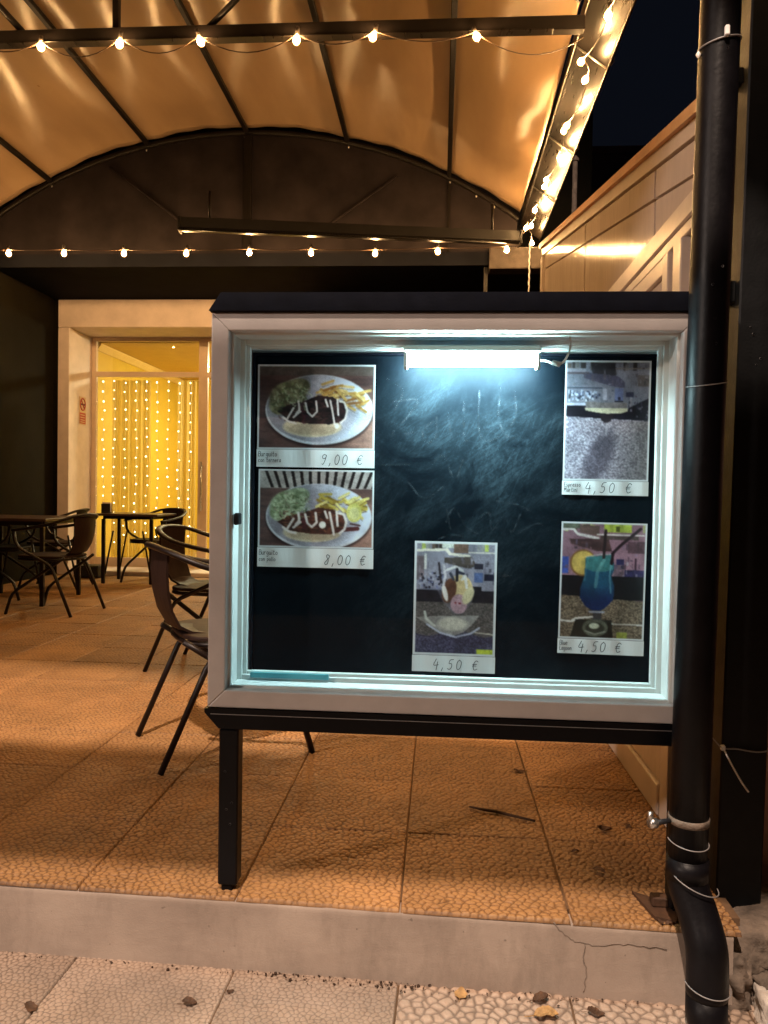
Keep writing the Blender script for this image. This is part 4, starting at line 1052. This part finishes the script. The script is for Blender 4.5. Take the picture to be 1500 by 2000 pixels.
def ice_cream(p):
    s = bar_scene(p, 'lilac')
    s.fill(s.rect(.33, 0, .48, .06), (196, 200, 190), .05); s.fill(s.rect(.48, .0, .65, .10), (124, 96, 82), .15)
    s.fill(s.poly([(.0, .075), (.40, .06), (.45, .10), (.68, .115), (.67, .14), (.42, .12), (.38, .085), (0, .095)]), (232, 222, 206)); s.fill(s.rect(.65, .088, 1, .102), (214, 206, 196))
    s.fill(s.poly([(.36, .145), (.70, .13), (.75, .21), (.66, .235), (.36, .185)]), (86, 76, 72), .2, s.noise(5, 40, 1))
    s.fill(s.rect(.02, .13, .12, .34), (120, 104, 112), .2); s.fill(s.rect(.12, .11, .15, .25), (220, 216, 214)); s.fill(s.rect(.73, .19, .83, .235), (48, 44, 62)); s.fill(s.rect(.85, .28, .97, .335), (36, 38, 62))
    s.fill(s.rect(.73, .27, .83, .355), (84, 104, 156), .1); s.fill(s.rect(.71, .39, .82, .44), (30, 28, 36))
    for k in range(60):
        u = .06+s.rg.rand()*.32; v = .27+s.rg.rand()*.15
        s.fill(s.rect(u, v, u+.025, v+.018), [(52, 50, 78), (116, 120, 156), (160, 164, 186), (34, 32, 46)][s.rg.randint(4)])
    clutter(s, 60, .03, .12, .97, .44, [(120, 116, 140), (160, 156, 176), (84, 80, 98), (66, 62, 76), (150, 140, 150)], .05)
    s.fill(s.rect(.06, .415, .36, .425), (110, 112, 134)); s.fill(s.rect(0, .425, 1, .53), (36, 32, 42), .35)
    nz = .5*s.rg.rand(s.h, s.w)+.5*s.noise(55, 90, 2)
    s.fill((s.V > .53).astype(float), (66, 60, 60), 0, np.clip((nz-.5)*2+.5, 0, 1), (116, 108, 106))
    s.fill((s.V > .80+.03*np.sin(s.U*9)).astype(float), (38, 34, 58), 0, np.clip((nz-.5)*2+.5, 0, 1), (92, 88, 116))
    s.fill(s.rect(.77, .935, .99, .985), (186, 196, 52), .2)
    s.fill(s.line([(.30, .19), (.33, .36)], .012), (44, 38, 46))
    s.fill(s.poly([(.03, .67), (.30, .655), (.80, .64), (.74, .70), (.62, .79), (.5, .825), (.35, .80), (.18, .73)]), (146, 142, 140), .14)
    s.fill(s.ell(.48, .72, .18, .06, 0, .3), (186, 180, 168), .1); s.fill(s.line([(.17, .73), (.33, .80), (.52, .835), (.70, .80), (.80, .75)], .012), (176, 180, 204)); s.fill(s.line([(.75, .79), (.98, .805)], .007), (200, 192, 180))
    s.fill(s.line([(.14, .62), (.16, .68), (.26, .74)], .014), (196, 198, 190))
    s.fill(s.poly([(.28, .42), (.36, .53), (.48, .63), (.60, .63), (.70, .54), (.74, .42)])*.55, (116, 110, 128), .2)
    s.fill(s.ell(.56, .42, .155, .13, 0, .06), (214, 188, 134), .08); s.fill(s.ell(.43, .43, .085, .11, .2, .1), (104, 66, 50), .2); s.fill(s.ell(.55, .545, .10, .085, 0, .1), (178, 140, 154), .15)
    s.fill(s.ell(.38, .45, .03, .075, -.25, .2), (226, 218, 214), .05); s.fill(s.ell(.66, .47, .06, .08, .4, .3), (216, 204, 160), .05)
    s.fill(s.ell(.56, .54, .015, .01), (130, 40, 50)); s.fill(s.ell(.51, .535, .014, .01), (150, 60, 70))
    for (a, c) in (([(.36, .21), (.38, .30), (.36, .38)], (190, 186, 196)), ([(.40, .25), (.50, .22), (.58, .25), (.62, .33)], (206, 204, 206)), ([(.52, .24), (.52, .34)], (26, 28, 44)), ([(.58, .33), (.62, .30), (.64, .40)], (222, 218, 214)), ([(.44, .28), (.48, .33)], (60, 66, 84)), ([(.55, .27), (.60, .28)], (50, 52, 76))):
        s.fill(s.line(a, .016), c)
    s.border(.03)

# one-stroke handwriting, each glyph as polylines in a unit box (x 0..w, y 0..1; descenders below 0)
GL = {
 'B': [[(.05, 0), (.05, 1), (.40, .95), (.45, .75), (.35, .55), (.08, .52)], [(.35, .55), (.52, .40), (.50, .12), (.35, .0), (.05, 0)]],
 'E': [[(.5, 1), (.05, .95), (.05, 0), (.5, .02)], [(.05, .5), (.4, .52)]], 'M': [[(.02, 0), (.08, 1), (.3, .4), (.52, 1), (.6, 0)]], 'L': [[(.08, 1), (.05, 0), (.5, .04)]],
 'u': [[(.05, .6), (.05, .15), (.2, 0), (.38, .15), (.4, .6)], [(.4, .3), (.46, 0)]], 'r': [[(.08, .6), (.08, 0)], [(.08, .35), (.2, .56), (.36, .58)]],
 'g': [[(.4, .55), (.2, .62), (.05, .4), (.1, .12), (.3, .1), (.4, .3), (.4, .55), (.38, -.25), (.2, -.4), (.05, -.3)]], 'i': [[(.1, .6), (.1, 0)], [(.1, .82), (.12, .86)]],
 't': [[(.18, .95), (.18, .1), (.3, 0), (.38, .06)], [(.02, .62), (.38, .64)]], 'o': [[(.22, .6), (.05, .42), (.08, .1), (.25, 0), (.42, .15), (.40, .45), (.22, .6)]],
 'c': [[(.4, .52), (.2, .6), (.05, .35), (.12, .05), (.38, .05)]], 'n': [[(.06, .6), (.06, 0)], [(.06, .4), (.22, .6), (.38, .5), (.4, 0)]], 'e': [[(.06, .3), (.4, .36), (.32, .6), (.12, .55), (.05, .25), (.15, .02), (.4, .05)]],
 'a': [[(.4, .55), (.2, .6), (.05, .35), (.1, .05), (.28, .05), (.4, .3)], [(.4, .6), (.4, .1), (.48, 0)]], 'p': [[(.06, .6), (.04, -.4)], [(.06, .5), (.25, .62), (.42, .4), (.3, .06), (.07, .12)]], 'l': [[(.1, 1), (.1, .08), (.2, 0)]],
 's': [[(.36, .55), (.18, .6), (.08, .45), (.32, .22), (.26, .02), (.04, .04)]],
 '9': [[(.42, .9), (.2, 1), (.05, .8), (.15, .58), (.38, .66), (.45, .95), (.36, .4), (.22, .0), (.10, .05)]], '8': [[(.4, .92), (.2, 1), (.14, .8), (.36, .5), (.34, .1), (.14, 0), (.06, .2), (.28, .5), (.45, .8), (.40, .93)]],
 '4': [[(.22, 1), (.04, .4), (.5, .42)], [(.40, .72), (.36, -.1)]], '5': [[(.5, 1), (.2, .95), (.12, .58), (.36, .58), (.42, .25), (.25, 0), (.04, .06)]], '0': [[(.25, .98), (.06, .7), (.08, .2), (.24, 0), (.44, .22), (.46, .75), (.25, .98)]],
 ',': [[(.12, .12), (.04, -.18)]], '€': [[(.5, .85), (.3, .95), (.12, .7), (.1, .3), (.25, .02), (.5, .12)], [(0, .58), (.4, .6)], [(0, .42), (.36, .43)]],
}
WID = {'i': .24, 'l': .26, ',': .22, ' ': .4, 'M': .74}
def write(b, txt, x, z, h, wd, y, slant=.12, gap=.10, sx=1.0):
    for ch in txt:
        if ch in GL:
            for st in GL[ch]:
                pts = [(x+(px*sx+slant*pz)*h, z+pz*h) for px, pz in st]
                pts = [(p.x, p.y) for p in smooth_path([(q[0], q[1], 0) for q in pts], 4)] if len(pts) > 2 else pts
                b.ribbon(pts, wd, y)
        x += (WID.get(ch, .50)*sx+gap)*h
    return x

def poster(label, x0, x1, z0, z1, zc, painter, wh, seed, lines, price, skew=0.0):
    """photograph print above a hand-written slip; zc is the height where the slip begins"""
    yb = BYf-.0015
    t = thing('menu_photo', label, 'poster', ((x0+x1)/2, yb, (z0+z1)/2), 0, 'photo menus taped to the chalkboard')
    t.rotation_euler = (0, skew, 0)
    og = Vector(t.location)
    p = Paint(*wh, seed); painter(p)
    me = p.mesh('photo_print', x0-og.x, x1-og.x, zc-og.z, z1-og.z)
    link('photo_print', me, t)
    bk = MB(og); bk.box((x0+.001, yb+.0003, zc+.001), (x1-.001, yb+.0012, z1-.001)); bk.build('backing_sheet', M['paper'], t)
    # slip of paper, slightly wavy
    s_ = MB(og); n = 26
    for k in range(2):
        for i in range(n+1):
            x = x0-.001+(x1-x0+.002)*i/n
            s_.v.append(Vector((x, yb-.0012-.0011*math.sin(i*.9+seed)*(1-.4*k), (zc-.0008 if k == 0 else z0)))-og)
    for i in range(n): s_.f.append([i, n+1+i, n+2+i, i+1]); s_.sm.append(False)
    slip = s_.build('price_slip', M['paper'], t, fix=False)
    md = slip.modifiers.new('paper_thickness', 'SOLIDIFY'); md.thickness = .0003; md.offset = -1
    b = MB(og); yy = yb-.0026
    H = zc-z0
    k0 = len(lines)
    for i, (txt, hh, sx) in enumerate(lines):
        write(b, txt, x0+.004, zc-H*.14-hh*(1.0)-i*H*.36, hh, .0012, yy, .05, .08, sx)
    (txt, px, hh, gp) = price
    write(b, txt, px, z0+H*.18, hh, .0016, yy, .14, gp)
    b.build('handwriting', M['ink'], slip, fix=False)
    return t
poster('photo menu of a dark meat dish on a plate priced 9,00', -.4835, -.1715, 1.066, 1.336, 1.113, lambda p: plate_food(p, True), (190, 138), 3,
       [('Burguito', .0125, .92), ('con ternera', .0105, .92)], ('9,00 €', -.312, .026, .30))
poster('photo menu of meat with fries and lemon priced 8,00', -.4785, -.1705, .801, 1.0600, .853, lambda p: plate_food(p, False), (190, 132), 4,
       [('Burguito', .0125, .92), ('con pollo', .0105, .92)], ('8,00 €', -.300, .026, .30))
poster('grey photo menu of a cocktail coupe on a speckled bar', .3175, .5335, 1.005, 1.350, 1.042, espresso, (132, 192), 5,
       [('Espresso', .0105, .85), ('Martini', .0105, .85)], ('4,50 €', .374, .026, .36), .004)
poster('photo menu of a blue cocktail with orange slice and straws', .3155, .5325, .594, .935, .633, blue_drink, (132, 190), 6,
       [('Blue', .0115, .85), ('Lagoon', .0105, .85)], ('4,50 €', .366, .026, .30), .010)
poster('photo menu of an ice cream sundae in a glass dish', -.0615, .1530, .535, .8775, .579, ice_cream, (132, 190), 8,
       [], ('4,50 €', -.008, .026, .36), .004)

# ------------------------------------------------------------------ downpipe, post and fixings on the right
dp = thing('downpipe', 'black plastic downpipe with an elbow over the kerb in front of the case', 'pipe', (.59, 1.80, -.18))
po = dp.location
lean = .0125
def pxc(z): return .5845+lean*z
yv = 1.800
b = MB(po); b.tube([(pxc(z), yv, z) for z in (.175, .6, 1.2, 2.0, 2.8, 3.46)], .0435, 24); b.build('pipe', M['pipe'], dp)
el = smooth_path([(pxc(.17), yv, .175), (pxc(.12)+.002, yv-.003, .115), (.604, yv-.030, .055), (.614, yv-.058, .0), (.6145, yv-.068, -.06), (.6145, yv-.068, -.10)], 5)
b = MB(po); b.tube(el, .0450, 24); b.build('elbow', M['pipe'], dp)
b = MB(po); b.tube([(.6145, yv-.068, -.098), (.6145, yv-.068, -.150), (.620, yv-.075, -.172), (.628, yv-.085, -.20)], .0445, 24); b.build('pipe', M['pipe'], dp)
def collar(z, x, y, r, tl=0.0, h=.010, m=M['pipe'], name='collar'):
    b = MB(po); b.tube([(x, y, z-h/2), (x, y, z+h/2)], r, 24); return b.build(name, m, dp)
collar(.150, pxc(.15)+.001, yv, .0472, h=.045)
collar(.262, pxc(.262), yv, .0455, h=.016, m=M['concrete'], name='clamp_band')
b = MB(po); b.tube([(pxc(.262)-.046, yv-.01, .260), (pxc(.262)-.085, yv-.03, .262)], .006, 8); b.build('clamp_screw', M['ink'], dp)
b = MB(po); b.tube([(pxc(.262)-.082, yv-.03, .262), (pxc(.262)-.098, yv-.036, .263)], .012, 8); b.tube([(pxc(.262)-.096, yv-.034, .27), (pxc(.262)-.096, yv-.034, .288)], .006, 8); b.build('clamp_nut', M['steel'], dp)
def wire_loop(z, dz, x, y, r, tk=.0014):
    b = MB(po); b.tube([(x+r*math.cos(t), y+r*math.sin(t), z+dz*math.cos(t)-.006*math.sin(-t)) for t in np.linspace(-math.pi*1.0, 0.05, 22)], tk, 5); b.build('wire_tie', M['wire'], dp)
wire_loop(.213, -.004, pxc(.2), yv, .0455)
wire_loop(-.078, -.005, .6145, yv-.068, .0490)
wire_loop(.125, -.018, .600, yv-.012, .0520)
wire_loop(2.02, .010, pxc(2.0), yv, .0455, .0022)
wire_loop(1.26, .006, pxc(1.26), yv, .0450)
b = MB(po); b.bev((pxc(2.02)-.006, yv-.056, 2.012), (pxc(2.02)+.004, yv-.045, 2.034), .002); b.build('tie_knot', M['tie'], dp)
b = MB(po); b.lathe([(.001, -.008), (.006, 0), (.001, .008)], (pxc(2.0)-.048, yv-.01, 1.995), 8); b.build('tie_knot', M['tie'], dp)
b = MB(po)
for (dz, dx) in ((1.515, .012), (1.475, -.008), (1.40, .0), (1.345, .004), (1.99, .004)): b.lathe([(.001, -.0015), (.003, -.001), (.0028, .001)], (pxc(dz)+dx, yv-.0425, dz), 6, (0, -1, 0))
stuff(b.build('paint_specks', M['wire'], dp))

pst = thing('canopy_post', 'square black steel canopy post right of the downpipe', 'post', (.772, 2.02, -.05))
pst.rotation_euler = (0, .0125, 0)
MB().bev((-.056, -.045, .02), (.056, .065, 3.50), .004).build('shaft', M['post'], pst)
MB().bev((-.066, -.058, .0), (.066, .075, .022), .004).build('base_plate', M['post'], pst)
MB().bev((-.085, -.02, 1.545), (-.057, .03, 1.60), .003).build('bracket', M['post'], pst)
MB().bev((-.085, -.02, 2.09), (-.057, .03, 2.13), .003).build('bracket', M['post'], pst)
b = MB()
for (dx, z) in ((.02, 2.07), (.035, 1.75), (.02, 1.742), (.03, 1.736), (-.02, 1.46), (.04, 1.49), (.0, 1.40), (.03, 1.2), (.01, 2.35)):
    b.lathe([(.001, -.0015), (.004, -.001), (.0035, .001)], (dx, -.0455, z), 6, (0, -1, 0))
    b.lathe([(.001, -.0015), (.0024, -.001), (.002, .001)], (dx+rnd.uniform(-.03, .01), -.0455, z+rnd.uniform(-.12, .12)), 6, (0, -1, 0))
stuff(b.build('paint_specks', M['wire'], pst))
zt = thing('cable_tie', 'pale cable tie with a loose tail round the black post', 'cable tie', (.72, 1.955, .38))
zo = zt.location
b = MB(zo); b.tube(smooth_path([(.665, 1.93, .435), (.690, 1.945, .405), (.7185, 1.960, .379), (.755, 1.966, .376), (.80, 1.967, .370), (.832, 1.969, .374), (.84, 1.99, .38)], 5), .0018, 6); b.build('strap', M['wire'], zt)
b = MB(zo); b.tube(smooth_path([(.7185, 1.960, .380), (.733, 1.940, .345), (.752, 1.925, .308), (.766, 1.915, .287)], 5), .0023, 6); b.build('tail', M['tie'], zt)
MB(zo).bev((.713, 1.955, .373), (.724, 1.966, .386), .002).build('head', M['tie'], zt)

# ------------------------------------------------------------------ concrete footing and rubble at the right
def rock(name, label, c, size, seed, m, cat, amp=.16, sub=3):
    bm = bmesh.new(); bmesh.ops.create_cube(bm, size=1)
    bmesh.ops.subdivide_edges(bm, edges=bm.edges[:], cuts=14, use_grid_fill=True)
    rg = np.random.RandomState(seed); ph = rg.rand(12)*6
    for v in bm.verts:
        p = v.co.copy(); n = p.normalized()
        k = amp*(math.sin(p.x*7+ph[0])*math.sin(p.y*6+ph[1])+.6*math.sin(p.z*11+p.x*9+ph[2])+.5*math.sin(p.y*14+ph[3])*math.sin(p.z*12+ph[4])) + .10*math.sin(p.x*31+ph[5])*math.sin(p.y*29+ph[6])*math.sin(p.z*33+ph[7]) + .02*rg.randn()
        q = p*.75+n*.5*.28 + n*k*.35
        v.co = Vector((q.x*size[0], q.y*size[1], q.z*size[2]))
    me = bpy.data.meshes.new(name); bm.to_mesh(me); bm.free(); me.materials.append(m); me.polygons.foreach_set('use_smooth', [True]*len(me.polygons))
    o = link(name, me, None, c); return tag(o, label, cat)
rock('concrete_footing', 'rough cracked concrete footing under the black post', (.80, 1.985, -.125), (.34, .28, .20), 3, M['concrete'], 'footing', .10)
rock('concrete_lump', 'broken grey concrete lump between the downpipe and the footing', (.712, 1.86, -.14), (.07, .10, .13), 5, M['concrete'], 'rubble', .34)
rock('concrete_lump', 'dark broken mortar lump at the right edge beside the white stone', (.86, 1.86, -.15), (.17, .12, .09), 9, M['concrete'], 'rubble', .4)
rock('white_stone', 'pale white stone block on the ground at the bottom right corner', (.835, 1.77, -.175), (.17, .14, .10), 12, M['whitestone'], 'stone', .08)
b = MB((.56, 1.90, 0)); b.prism([(.530, 1.845), (.575, 1.83), (.60, 1.90), (.505, 1.96)], 'z', -.002, .006); b.bev((.535, 1.885, .0065), (.575, 1.915, .030), .003)
tag(b.build('base_plate', mat('rusty_plate', (.06, .027, .012), .8, .1, .4, 14, .2, 80), None, (.56, 1.90, 0)), 'small rusty brown metal plate on the tiles beside the pipe elbow', 'metal plate')

# ------------------------------------------------------------------ chairs and tables
CH = 'dark metal armchairs on the terrace'
def make_chair(label):
    t = thing('armchair', label, 'chair', (0, 0, 0), 0, CH)
    # top rail: one bent flat bar, arms and back
    rail = smooth_path([(.20, .255, .665), (.05, .268, .685), (-.14, .255, .725), (-.26, .17, .775), (-.295, 0, .790), (-.26, -.17, .775), (-.14, -.255, .725), (.05, -.268, .685), (.20, -.255, .665)], 6)
    MB().tube(rail, .020, 8, flat=.62).build('rail', M['chair'], t)
    # back splat: curved shell running down to the seat
    b = MB(); prof = [(-.288, .778, .150), (-.292, .70, .146), (-.285, .62, .138), (-.268, .55, .128), (-.235, .49, .115), (-.185, .462, .105), (-.12, .455, .12)]
    nn = 8
    for (x, z, hw) in prof:
        for i in range(nn+1):
            s_ = -1+2*i/nn
            b.v.append(Vector((x+.022*s_*s_, s_*hw, z)))
    for k in range(len(prof)-1):
        for i in range(nn): a = k*(nn+1)+i; b.f.append([a, a+1, a+nn+2, a+nn+1]); b.sm.append(True)
    o = b.build('backrest', M['seat'], t, fix=False); md = o.modifiers.new('sheet', 'SOLIDIFY'); md.thickness = .010; md = o.modifiers.new('crease', 'EDGE_SPLIT')
    # seat: rounded plate
    out = []
    for k in range(40):
        a = 2*math.pi*k/40
        cx = math.copysign(abs(math.cos(a))**.55, math.cos(a)); sy = math.copysign(abs(math.sin(a))**.55, math.sin(a))
        out.append((.02+.222*cx, .222*sy))
    b = MB(); b.prism(out, 'z', .448, .466); o = b.build('seat', M['seat'], t)
    md = o.modifiers.new('round', 'BEVEL'); md.width = .005; md.segments = 2; md.limit_method = 'ANGLE'
    b = MB(); b.tube([(.02+(p[0]-.02)*.97, p[1]*.97, .436) for p in out]+[(.02+(out[0][0]-.02)*.97, out[0][1]*.97, .436)], .011, 6); b.build('seat_frame', M['chair'], t)
    for s_ in (1, -1):
        # arm front down to the rear foot
        b = MB(); b.tube([(.192, .252*s_, .668), (.180, .250*s_, .58), (.150, .249*s_, .535), (.095, .247*s_, .500), (-.085, .241*s_, .415), (-.120, .240*s_, .39), (-.142, .239*s_, .36), (-.30, .238*s_, .0)], .0145, 8, flat=.8); b.build('leg', M['chair'], t)
        # seat rear down to the front foot
        b = MB(); b.tube([(-.215, .20*s_, .455), (-.15, .212*s_, .410), (.17, .230*s_, .20), (.215, .232*s_, .16), (.235, .234*s_, .12), (.272, .238*s_, .0)], .0150, 8, flat=.8); b.build('leg', M['chair'], t)
    return t
ch0 = make_chair('dark metal armchair nearest the camera, half hidden behind the menu case')
ch0.location = (-.825, 2.975, 0); ch0.rotation_euler = (0, 0, R(31))
dup(ch0, (-1.27, 4.30, 0), R(-8), 'dark metal armchair just behind the nearest one beside the menu case')
dup(ch0, (-3.10, 6.02, 0), R(173), 'dark metal armchair seen from the side at the left table')
dup(ch0, (-3.86, 7.50, 0), R(187), 'dark metal armchair in shade beyond the left table', CH)
dup(ch0, (-3.07, 8.17, 0), R(-112), 'dark metal armchair in front of the glowing doorway')
dup(ch0, (-3.98, 6.75, 0), R(4), 'dark metal armchair at the left picture edge behind the left table')

def make_table(label, loc, rz, hw, hd, leg_in, group='dark cafe tables on the terrace'):
    t = thing('cafe_table', label, 'table', loc, rz, group)
    MB().bev((-hw, -hd, .718), (hw, hd, .742), .004).build('tabletop', M['wood_top'], t)
    b = MB(); x, y = hw-leg_in, hd-leg_in
    b.box((-x, -y-.012, .685), (x, -y+.012, .717)); b.box((-x, y-.012, .685), (x, y+.012, .717)); b.box((-x-.012, -y+.013, .685), (-x+.012, y-.013, .717)); b.box((x-.012, -y+.013, .685), (x+.012, y-.013, .717))
    b.build('apron', M['chair'], t)
    for sx in (-1, 1):
        for sy in (-1, 1):
            lg = MB().bev((sx*x-.017, sy*y-.017, .0), (sx*x+.017, sy*y+.017, .684), .003).build('leg', M['chair'], t)
            MB().tube([(sx*(x-.012), sy*(y-.012), .10), (sx*(x-.10), sy*(y-.012), .56)], .010, 6).build('brace', M['chair'], lg)
    return t
make_table('dark cafe table at the left picture edge', (-3.72, 6.60, 0), R(3), .42, .42, .05)
t2 = make_table('dark cafe table before the glowing doorway with a small holder on it', (-3.28, 8.10, 0), 0, .36, .30, .10)
o = thing('napkin_holder', 'small dark napkin holder on the table by the doorway', 'napkin holder', (-3.56, 8.02, .7425))
MB().bev((-.05, -.03, 0), (.05, .03, .012), .003).build('base', M['dark_item'], o)
MB().bev((-.05, -.028, .0125), (.05, -.020, .10), .003).build('side_plate', M['dark_item'], o)
MB().bev((-.05, .020, .0125), (.05, .028, .10), .003).build('side_plate', M['dark_item'], o)
MB().bev((-.045, -.018, .0125), (.045, .018, .115), .002).build('napkins', M['surround'], o)
o = thing('black_box', 'small black box on the floor at the foot of the doorway', 'box', (-3.92, 8.40, 0))
MB().bev((-.14, -.10, .012), (.14, .10, .125), .006).build('body', M['ink'], o)
MB().bev((-.145, -.105, .126), (.145, .105, .140), .004).build('lid', M['ink'], o)

# ------------------------------------------------------------------ fallen leaves and a twig
def leaf(label, loc, size, rz, m, seed, ragged=.25):
    rg = random.Random(seed)
    n = 9; b = MB()
    for i in range(n+1):
        t = i/n
        w_ = size*.42*math.sin(math.pi*min(1, t*1.02))**.7*(1-.35*t)*(1+ragged*rg.uniform(-1, 1))
        zc = size*(.10+.10*math.sin(t*4+seed))
        for k in range(5):
            s_ = -1+k/2.0
            b.v.append(Vector(((t-.5)*size, s_*w_, zc+size*(.16*abs(s_)**1.5*(1 if seed % 2 else .5)) + size*.02*rg.uniform(-1, 1))))
    for i in range(n):
        for k in range(4): a = i*5+k; b.f.append([a, a+1, a+6, a+5]); b.sm.append(False)
    b.tube([(-.5*size, 0, size*.10), (-.68*size, size*.03, size*.05), (-.85*size, size*.02, size*.07)], size*.018, 5)
    o = b.build('dry_leaf', m, None, loc, (0, 0, rz), fix=False)
    md = o.modifiers.new('leaf_thickness', 'SOLIDIFY'); md.thickness = .0006
    return tag(o, label, 'leaf', 'dry leaves on the ground')
Lz, Sz = .0, -.180
for k, (lb, loc, sz, rz, mm, sd) in enumerate([
    ('small dark curled leaf on the tiles just below the case beam', (.309, 2.788, Lz), .045, .2, 'leaf', 2),
    ('brown curled leaf on the tiles left of the pipe clamp', (.513, 2.325, Lz), .042, -.4, 'leaf', 3),
    ('tiny brown leaf closest to the pipe clamp on the tiles', (.592, 2.359, Lz), .022, .9, 'leaf', 4),
    ('small dark leaf on the tiles beside the tile joint near the right', (.400, 2.171, Lz), .022, .1, 'leaf', 5),
    ('dark leaf on the terrace tiles nearest the rusty plate', (.444, 2.064, Lz), .034, -.5, 'leaf', 6),
    ('small brown leaf on the street tiles left of centre', (-.55, 1.701, Sz), .034, .1, 'leaf', 7),
    ('dark twisted leaf in the bottom left corner of the street', (-.900, 1.652, Sz), .036, -.5, 'leaf', 8),
    ('tiny dark leaf scrap on the street below the display leg', (-.469, 1.752, Sz), .018, .3, 'leaf', 9),
    ('orange brown leaf leaning on the kerb foot near the middle', (.073, 1.795, Sz), .036, 1.4, 'leaf2', 10),
    ('dark brown leaf touching the kerb above the big tan leaf', (.258, 1.792, Sz), .040, .3, 'leaf', 11),
    ('large flat tan leaf on the pebbled street tiles', (.263, 1.735, Sz), .058, .15, 'leaf2', 12),
    ('dark folded leaf left of the downpipe foot on the street', (.379, 1.758, Sz), .040, 0., 'leaf', 14),
    ('dark leaf litter caught on the kerb edge left of the elbow', (.548, 1.832, -.004), .036, -.4, 'leaf', 15)]):
    leaf(lb, loc, sz, rz, M[mm], sd)
b = MB((.21, 2.4, 0)); b.tube(smooth_path([(.115, 2.442, .006), (.16, 2.418, .008), (.20, 2.412, .006), (.25, 2.378, .009), (.311, 2.357, .006)], 5), .0052, 6, taper=[.5+.5*math.sin(.3+2.4*i/20) for i in range(21)])
tag(b.build('twig', M['twig'], None, (.21, 2.4, 0)), 'thin dark twig lying across the tiles below the case', 'twig')

# leaf crumbs and grit gathered in the corner of the kerb
b = MB((0, 1.8, -.18)); rg = random.Random(4)
for k in range(230):
    x = rg.uniform(-1.3, .56); d = abs(rg.gauss(0, .016)); x_ = x
    if rg.random() < .45: x_ = rg.uniform(-.45, .0)
    y = kerb_y(x_)-.004-d; s_ = rg.choice((.0012, .0016, .002, .0026, .004))*rg.uniform(.7, 1.2)
    b.lathe([(.0004, -s_*.4), (s_, 0), (.0004, s_*.5)], (x_, y, -.179+s_*.3), 5, (rg.uniform(-1, 1), rg.uniform(-1, 1), 1))
o = stuff(b.build('litter', M['twig'], None, (0, 1.8, -.18)))
tag(o, 'dark grit and leaf crumbs along the foot of the kerb', 'grit')
